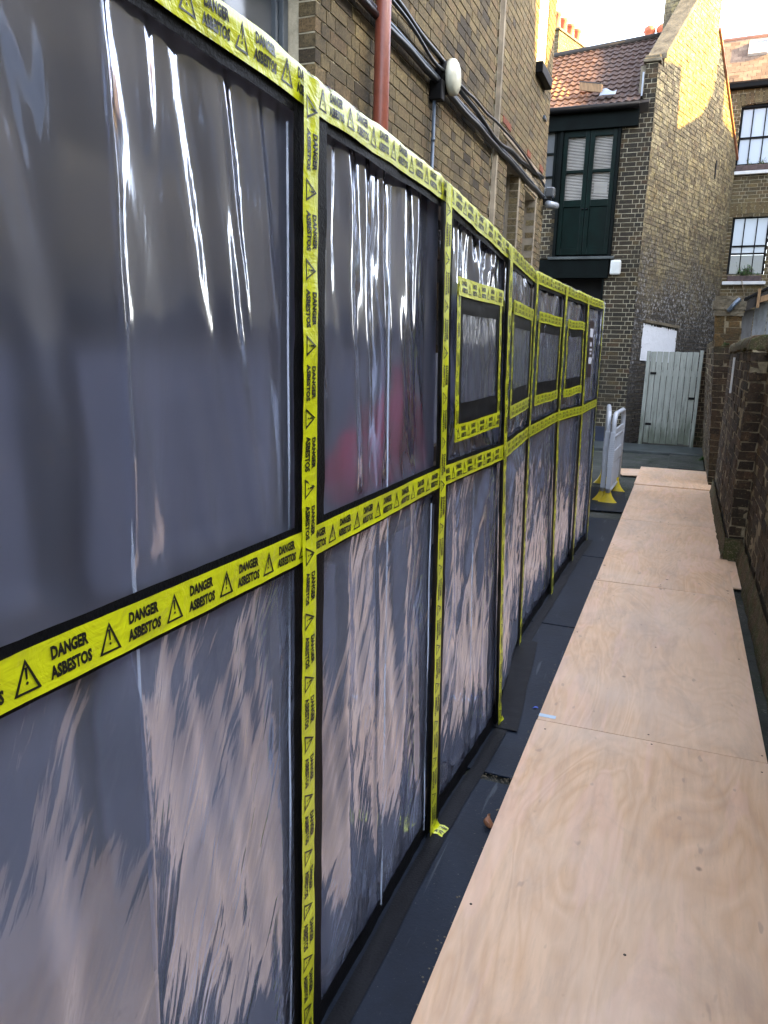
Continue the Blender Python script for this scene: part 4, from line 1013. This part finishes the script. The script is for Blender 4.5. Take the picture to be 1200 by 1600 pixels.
# ------------------------------------------------------------------ green gate and boundary brick
gt = empty('plank_gate', (-.2, FY, 0), 'pale faded green plank gate in the corner by the brick wall', 'gate')
m = MB(); rg = random.Random(9); n = 8; gx0, gx1 = -.585, .20
for k in range(n):
    a = gx0 + (gx1 - gx0) * k / n; b = gx0 + (gx1 - gx0) * (k + 1) / n - .008
    dy = rg.uniform(-.003, .003); m.box(a, b, FY - .055 + dy, FY - .030 + dy, .07 + rg.uniform(-.01, .01), 1.665 + rg.uniform(-.005, .004))
m.build('planks', 'gate', gt, bevel=.003)
m = MB(); m.box(-.655, -.592, FY - .07, FY, .035, 1.67); m.build('gate_post', 'gate', gt, bevel=.005)
m = MB(); m.box(.206, .262, FY - .07, FY, .035, 1.70); m.build('gate_post', 'gate', gt, bevel=.005)
for z_ in (.35, 1.25): MB().box(-.59, .204, FY - .028, FY + .01, z_, z_ + .1).build('rail', 'gate', gt)
MB().box(-.57, -.47, FY - .068, FY - .058, 1.27, 1.31).build('hinge', 'black', gt, bevel=.002)
MB().box(-.57, -.47, FY - .068, FY - .058, .38, .42).build('hinge', 'black', gt, bevel=.002)
MB().box(.10, .20, FY - .072, FY - .058, .86, .90).build('latch', 'black', gt, bevel=.003)
bw = MB(); bricks(bw, Vector((.265, FY, 0)), X, -Y, .55, 1.68, seed=51, thick=.2, tone=lambda r, u, v: r.random() * .6)
bw.build('brick_wall', ['red_brown', 'mortar_moss'], loc=(.4, FY, 0), label='short dark brick wall right of the green gate', cat='wall')

# ------------------------------------------------------------------ right boundary walls
def shear(m, z0=0, k=.07):
    m.v = [(p[0] - k * max(0, p[2] - z0), p[1], p[2]) for p in m.v]; return m
def boundary(name, x, y0, y1, h, label, endw=None, lean=0, mat='red_brown', seed=1, cap=True, base=0, end_mat=None, wav=.03):
    o = empty(name, (x, y0, 0), label, 'wall')
    m = MB()
    tf = lambda u: h + wav * noise.noise(Vector((u * 1.4, seed, 0)))
    bricks(m, Vector((x, y1, 0)), -Y, -X, y1 - y0, h + .1, top=tf, seed=seed, jit=.004, thick=.3, recess=.003, depth=.09, miss=.004)
    if lean: shear(m, 0, lean)
    m.build('alley_face', [mat, 'mortar_moss'], o)
    if endw:
        m = MB(); bricks(m, Vector((x + .004, y0 + .001, 0)), X, -Y, endw, h, seed=seed + 1, jit=.005, thick=.25, recess=.012, tone=lambda r, u, v: r.random() * .6 if end_mat is None else r.random())
        m.build('end_face', [end_mat or mat, 'mortar_moss'], o)
    if cap:
        m = MB(); n = int((y1 - y0) / .23)
        rg = random.Random(seed)
        for k in range(n):
            a = y0 + (y1 - y0) * k / n; b = y0 + (y1 - y0) * (k + 1) / n - .012
            hh = tf(y1 - (a + b) / 2) + rg.uniform(-.01, .01) - .02; t = rg.random()
            pts = []
            for q in range(9):
                an = math.pi * q / 8; pts.append((x + .11 - .135 * math.cos(an), a, hh + .075 * math.sin(an) ** .7 + rg.uniform(-.004, .004)))
            pts += [(x + .245, a, hh - .04), (x - .025, a, hh - .04)]
            m.prism(pts, (rg.uniform(-.006, .006), b - a, rg.uniform(-.01, .01)), t)
        m.build('coping', MT['cope'], o, smooth=False, bevel=.008)
    return o
def cope_mat():
    t = NT('mossy_coping_brick')
    b = t.ramp(t.noise(12, 6, .7), [(.3, (.035, .02, .014)), (.6, (.10, .07, .04))])
    b = t.mix(t.ramp(t.noise(7, 6, .7), [(.42, 0.0), (.6, .85)]), b, (.045, .055, .018))
    b = t.mix(t.ramp(t.noise(90, 3, .6), [(.56, 0.0), (.62, .7)]), b, (.17, .14, .09))
    return t.done(t.pbsdf(b, .92, t.bump(t.noise(50, 6, .7), .012), .2))
MT['cope'] = cope_mat()
boundary('boundary_wall', .57, -3.0, 6.40, 1.70, 'dark brown brick boundary wall closest to the photographer, along the plywood', seed=61)
boundary('boundary_wall', .452, 6.40, 9.55, 1.72, 'mossy brown brick wall stepping out into the alley, behind the nearest wall', endw=.115, seed=64)
boundary('boundary_wall', .415, 10.42, 14.1, 1.80, 'greenish far brick wall between the capped ochre pier and the gate', seed=67, cap=False, lean=.07)
m = MB(); m.grid(lambda a, b: Vector((.434 - .02 * (1 - b) + .012 * noise.noise(Vector((a * 30, b * 3, 2))), 6.38 + 3.2 * a, .0 + .20 * b)), 60, 5)
m.box(.43, .56, 6.375, 6.395, 0, .20); m.build('plinth', 'cope', bpy.data.objects['boundary_wall.001'], smooth=False)
m = MB(); m.grid(lambda a, b: Vector((.552 - .03 * (1 - b) + .012 * noise.noise(Vector((a * 60, b * 3, 2))), -3 + 9.36 * a, .0 + .20 * b)), 160, 5); m.build('plinth', 'cope', bpy.data.objects['boundary_wall'])
# ochre pier with stone cap
pr = empty('brick_pier', (.52, 10.1, 0), 'ochre brick pier with weathered stone cap above the boundary wall', 'pier')
m = MB(); bricks(m, Vector((.415, 10.1, 0)), X, -Y, .29, 1.72, seed=71, jit=.005, thick=.2, recess=.01); bricks(m, Vector((.413, 10.41, 0)), -Y, -X, .31, 1.72, seed=72, jit=.005, thick=.15, recess=.01)
shear(m).build('shaft', ['red_brown', 'mortar_moss'], pr)
m = MB(); bricks(m, Vector((.415, 10.1, 1.725)), X, -Y, .29, .36, seed=73, jit=.005, thick=.2, recess=.01); bricks(m, Vector((.413, 10.41, 1.725)), -Y, -X, .31, .36, seed=74, jit=.005, thick=.15, recess=.01)
shear(m).build('upper_shaft', ['ochre', 'mortar_moss'], pr)
m = MB()
for (z0, z1, e) in ((2.08, 2.15, .015), (2.153, 2.25, .035), (2.253, 2.31, .01)):
    m.grid(lambda a, b: Vector((.56 + (.145 + e) * math.cos(a * 2 * math.pi) * min(1.41, 1 / max(abs(math.cos(a * 2 * math.pi)), abs(math.sin(a * 2 * math.pi)), .01)) + .012 * noise.noise(Vector((a * 20, b * 2, z0))), 10.24 + (.145 + e) * math.sin(a * 2 * math.pi) * min(1.41, 1 / max(abs(math.cos(a * 2 * math.pi)), abs(math.sin(a * 2 * math.pi)), .01)) + .012 * noise.noise(Vector((a * 20, b * 2, z0 + 5))), z0 + (z1 - z0) * b)), 40, 3)
m.box(.42, .70, 10.1, 10.38, 2.27, 2.30); shear(m); m.build('cap', 'stone', pr, bevel=.01)
MB().box(.418, .436, 8.10, 8.135, 1.26, 1.60).build('white_batten', 'grille', loc=(.43, 8.1, 1.3), bevel=.003, label='thin white painted batten fixed upright on the boundary wall', cat='batten')

# ------------------------------------------------------------------ lean-to shed behind the boundary wall
sh = empty('lean_to_shed', (1.0, 10.5, 0), 'dark lean-to shed of weathered planks behind the boundary wall', 'shed')
m = MB(); rg = random.Random(4)
for k in range(9):
    x = .56 + k * .15; m.box(x, x + .142, 10.48 + rg.uniform(0, .006), 10.50, .3, 2.12 + (x - .45) * .54, [.5, .58, .62, .44, .1, .2, .5, .3, .6][k])
for k in range(10):
    y = 10.52 + k * .22; m.box(.50, .52, y, y + .21, .3, 2.10, rg.random())
m.build('planks', 'board', sh)
m = MB(); m.prism([(.36, 10.18, 2.15), (.36, 10.18, 2.18), (2.2, 10.18, 3.20), (2.2, 10.18, 3.17)], (0, 2.6, 0)); m.build('roof', 'black', sh, bevel=.004)
m = MB(); m.prism([(.42, 10.22, 2.05), (.42, 10.22, 2.175), (2.1, 10.22, 3.10), (2.1, 10.22, 2.95)], (0, .04, 0)); m.build('barge_board', 'dktimber', sh)
m = MB(); m.prism([(.735, 10.17, 2.24), (.735, 10.17, 2.31), (1.6, 10.17, 2.60), (1.6, 10.17, 2.53)], (0, .04, 0)); m.build('batten', 'timber', sh, bevel=.003)
MB().box(.70, .73, 10.16, 10.20, 2.18, 2.40).build('rafter_end', 'timber', sh)
m = MB().tube([(.40, 10.0, 2.13), (.46, 10.04, 2.22), (.51, 10.06, 2.27)], .026, 12); m.build('overflow_pipe', 'conduit', sh, smooth=True)

# ------------------------------------------------------------------ right rear building
RBa = R(-4); RU_ = Vector((math.cos(RBa), math.sin(RBa), 0)); RN = Vector((RU_.y, -RU_.x, 0)); RO = Vector((-.6, 18.98, 0))
rbg = empty('rear_building', (1.5, 18.9, 0), 'brick building behind the gable with flower boxes under barred windows', 'building')
ux = lambda x: (x - RO.x)
w1 = (1.13, 2.10, 5.62, 6.80); w2 = (1.22, 1.96, 3.36, 4.60)
m = MB(); bricks(m, RO, RU_, RN, 5.0, 7.12, holes=[w1, w2, (w1[0] + 1.9, w1[1] + 1.9, w1[2], w1[3]), (w2[0] + 1.9, w2[1] + 1.9, w2[2], w2[3])], seed=81, thick=.2, tone=lambda r, u, v: .1 + .8 * r.random())
m.build('wall', ['stock', 'mortar'], rbg)
def rwin(u0, u1, z0, z1, cols, rows, glass, low=0):
    fr = MB(); t = .045; n0, n1 = -.14, -.09
    fr.frame_box(RO, RU_, Z, RN, u0, u0 + t, z0, z1, n0, n1); fr.frame_box(RO, RU_, Z, RN, u1 - t, u1, z0, z1, n0, n1)
    fr.frame_box(RO, RU_, Z, RN, u0 + t, u1 - t, z1 - t, z1, n0, n1); fr.frame_box(RO, RU_, Z, RN, u0 + t, u1 - t, z0, z0 + t, n0, n1)
    for k in range(1, cols): u = u0 + (u1 - u0) * k / cols; fr.frame_box(RO, RU_, Z, RN, u - .011, u + .011, z0 + t, z1 - t, n0 + .01, n1 + .012)
    for zz in rows: fr.frame_box(RO, RU_, Z, RN, u0 + t, u1 - t, zz - .018, zz + .018, n0 + .005, n1 + .006)
    f = fr.build('window', 'black', rbg)
    m = MB(); m.frame_box(RO, RU_, Z, RN, u0 + .02, u1 - .02, (z0 if not low else low), z1 - .02, -.128, -.122); m.build('pane', glass, f)
    if low: m = MB(); m.frame_box(RO, RU_, Z, RN, u0 + .02, u1 - .02, z0 + .02, low - .004, -.128, -.122); m.build('lower_pane', 'glass_dark', f)
    m = MB(); m.frame_box(RO, RU_, Z, RN, u0 - .06, u1 + .06, z0 - .20, z0 - .13, -.1, .10); m.build('sill', 'grille', f, bevel=.008)
    m = MB(); n = int((u1 - u0 + .2) / .082)
    for k in range(n):
        a = (k + .5) / n * 2 - 1; uc = (u0 + u1) / 2 + a * (u1 - u0 + .16) / 2; rise = .06 * (1 - a * a)
        T = (Z + RU_ * a * .28).normalized(); S = (RU_ - T * RU_.dot(T)).normalized()
        m.frame_box(RO + RU_ * uc + Z * (z1 + rise - .012), S, T, RN, -.034, .034, 0, .22, -.05, .006, rg.uniform(.4, .95))
    m.build('arch', 'stock', f)
    m = MB()
    for k in range(10):
        a0 = k / 10 * 2 - 1; a1 = (k + 1) / 10 * 2 - 1
        m.add([RO + RU_ * ((u0 + u1) / 2 + a0 * (u1 - u0) / 2) + Z * (z1 - .03) + RN * -.06, RO + RU_ * ((u0 + u1) / 2 + a1 * (u1 - u0) / 2) + Z * (z1 - .03) + RN * -.06,
               RO + RU_ * ((u0 + u1) / 2 + a1 * (u1 - u0) / 2) + Z * (z1 + .06 * (1 - a1 * a1) - .01) + RN * -.06, RO + RU_ * ((u0 + u1) / 2 + a0 * (u1 - u0) / 2) + Z * (z1 + .06 * (1 - a0 * a0) - .01) + RN * -.06], [(0, 1, 2, 3)])
    m.build('head_board', 'black', f)
    return f
for du in (0, 1.9):
    rwin(w1[0] + du, w1[1] + du, w1[2], w1[3], 4, [6.18], 'glass_pale')
    rwin(w2[0] + du, w2[1] + du, w2[2], w2[3], 3, [3.98, 3.82], 'glass_pale', low=3.80)
m = MB(); m.frame_box(RO, RU_, Z, RN, -.1, 5.0, 7.12, 7.28, -.1, .12); m.build('gutter', 'black', rbg, bevel=.02)
# plain tiled roof
m = MB(); rg2 = random.Random(8); V = Vector((RN.x * -.62, RN.y * -.62, .785)); V.normalize(); Nn = RU_.cross(V)
ro = RO + Z * 7.24 + RN * .12
for k in range(14):
    for c in range(30):
        u = -.1 + c * .17 + (.085 if k % 2 else 0); v = k * .10
        m.frame_box(ro, RU_, V, Nn, u, u + .166, v, v + .104, .0 + .002 * rg2.random(), .016 + .004 * rg2.random(), rg2.random())
m.build('roof', 'plaintile', rbg)
m = MB(); m.frame_box(ro, RU_, V, Nn, -.1, 5.0, -.02, 1.42, -.12, -.002); m.build('roof_deck', 'dktimber', rbg)
m = MB(); m.tube([ro + V * 1.42 + RU_ * -.1, ro + V * 1.42 + RU_ * 5], .05, 10); m.build('ridge', 'clay_gutter', rbg, smooth=True)
for du in (0, .86):
    m = MB(); u0, u1, v0, v1 = 1.12 + du, 1.50 + du, .78, 1.22
    for (a, b, c, d) in ((u0, u0 + .04, v0, v1), (u1 - .04, u1, v0, v1), (u0 + .04, u1 - .04, v1 - .04, v1), (u0 + .04, u1 - .04, v0, v0 + .05)): m.frame_box(ro, RU_, V, Nn, a, b, c, d, .01, .08)
    s_ = m.build('skylight', 'grille', rbg); m = MB(); m.frame_box(ro, RU_, V, Nn, u0 + .04, u1 - .04, v0 + .05, v1 - .04, .04, .05); m.build('pane', 'glass_pale', s_)
# window boxes and plants
def box_planter(u0, u1, z, label, green, k, plabel):
    m = MB(); m.frame_box(RO, RU_, Z, RN, u0, u1, z, z + .11, -.08, .09)
    m.build('window_box', 'plant_box', loc=tuple(RO + RU_ * u0 + Z * z), bevel=.008, label=label, cat='planter', group='planters on the rear window sills')
    r = random.Random(k); c = RO + RU_ * ((u0 + u1) / 2) + Z * (z + .1)
    m = MB(); st = MB()
    for q in range(16 if not green else 26):
        b = c + RU_ * r.gauss(0, .16 if not green else .10); tip = b + RU_ * r.uniform(-.12, .12) + RN * r.uniform(-.02, .12) + Z * (r.uniform(.06, .24) if green else r.uniform(.03, .16))
        st.tube([b, (b + tip) / 2 + RU_ * r.uniform(-.02, .02), tip], .003, 4)
        for j in range(10 if green else 3):
            p = b.lerp(tip, r.uniform(.3, 1)) + Vector((r.gauss(0, .02), r.gauss(0, .02), r.gauss(0, .02))); a = Vector((r.uniform(-1, 1), r.uniform(-1, 1), r.uniform(-.4, 1))).normalized(); s = r.uniform(.014, .028)
            w_ = a.orthogonal().normalized(); m.add([p, p + a * s + w_ * s * .5, p + a * s * 2, p + a * s - w_ * s * .5], [(0, 1, 2, 3)], r.random())
    root = empty('potted_plant', c, plabel, 'plant')
    st.build('stem', 'stem', root); m.build('leaves', 'leaf', root)
box_planter(w1[0] + .03, w1[1] - .03, w1[2] - .125, 'long brown planter under the upper rear window', False, 3, 'sparse dry plant in the upper window box')
box_planter(w2[0] + .03, w2[1] - .03, w2[2] - .125, 'mauve brown planter under the lower rear window', True, 4, 'bushy green plant in the lower window box')
m = MB().tube([RO + RU_ * 1.55 + RN * .12 + Z * 3.25, RO + RU_ * 1.62 + RN * .16 + Z * 3.0, RO + RU_ * 1.66 + RN * .2 + Z * 2.85, RO + RU_ * 1.80 + RN * .22 + Z * 2.55], [.01, .008, .007, .004], 6)
m.build('hanging_vine', 'stem', loc=tuple(RO + RU_ * 1.55 + Z * 3.2), smooth=True, label='thin bare vine stem hanging below the lower rear window', cat='vine')
# ferns and weeds on the walls
def fern(c, n, L, label, k, up=.6, mat='leaf'):
    r = random.Random(k); m = MB(); c = Vector(c)
    for q in range(n):
        d = Vector((-abs(r.gauss(.4, .4)), r.gauss(0, .6), r.uniform(.1, 1) * up)).normalized(); l = L * r.uniform(.5, 1)
        side = d.cross(Z).normalized()
        for j in range(9):
            t = j / 9; p = c + d * l * t - Z * (l * .7 * t * t); s = .010 * (1.2 - t)
            for sg in (-1, 1): m.add([p, p + side * sg * s * 2 + d * s * .5, p + side * sg * s * 2.4 + d * s * 1.4, p + d * s], [(0, 1, 2, 3)], r.random())
    m.build('fern', mat, loc=tuple(c), label=label, cat='fern')
fern((.42, 9.7, 1.74), 12, .14, 'small green fern growing between pier and boundary wall', 1)
fern((.40, 12.6, .03), 20, .16, 'low green weeds at the foot of the far brick wall', 2)

# ------------------------------------------------------------------ unseen terrace added east of the alley, roofline shaped for its shadows
ee = empty('shade_terrace', (8.5, 6, 0), 'unseen brick terrace added beyond the boundary wall, stepped roofline shaped to shade the alley', 'house')
prof = [(-12, 0), (-12, 10.3), (9.95, 10.3), (10.1, 9.55), (10.8, 9.6), (11.3, 10.3), (14.55, 10.3), (14.6, 10.55), (15.9, 10.55), (15.98, 9.55), (17.1, 9.9), (17.65, 10.45), (17.7, 11.3), (18.0, 11.3), (18.25, 9.9), (18.9, 9.7), (19.3, 9.0), (26, 9.0), (26, 0)]
m = MB(); m.prism([(8.0, y, z) for y, z in prof], (3.5, 0, 0)); m.build('wall', 'stock', ee)
for k in range(5):
    m = MB().box(7.97, 8.0 - .003, -9 + k * 5.2, -7.9 + k * 5.2, 4.2, 6.0); f = m.build('window', 'grille', ee); MB().box(7.96, 7.968, -8.92 + k * 5.2, -7.98 + k * 5.2, 4.3, 5.9).build('pane', 'glass_dark', f)
print('objects', len(bpy.data.objects), 'faces', sum(len(me.polygons) for me in bpy.data.meshes))
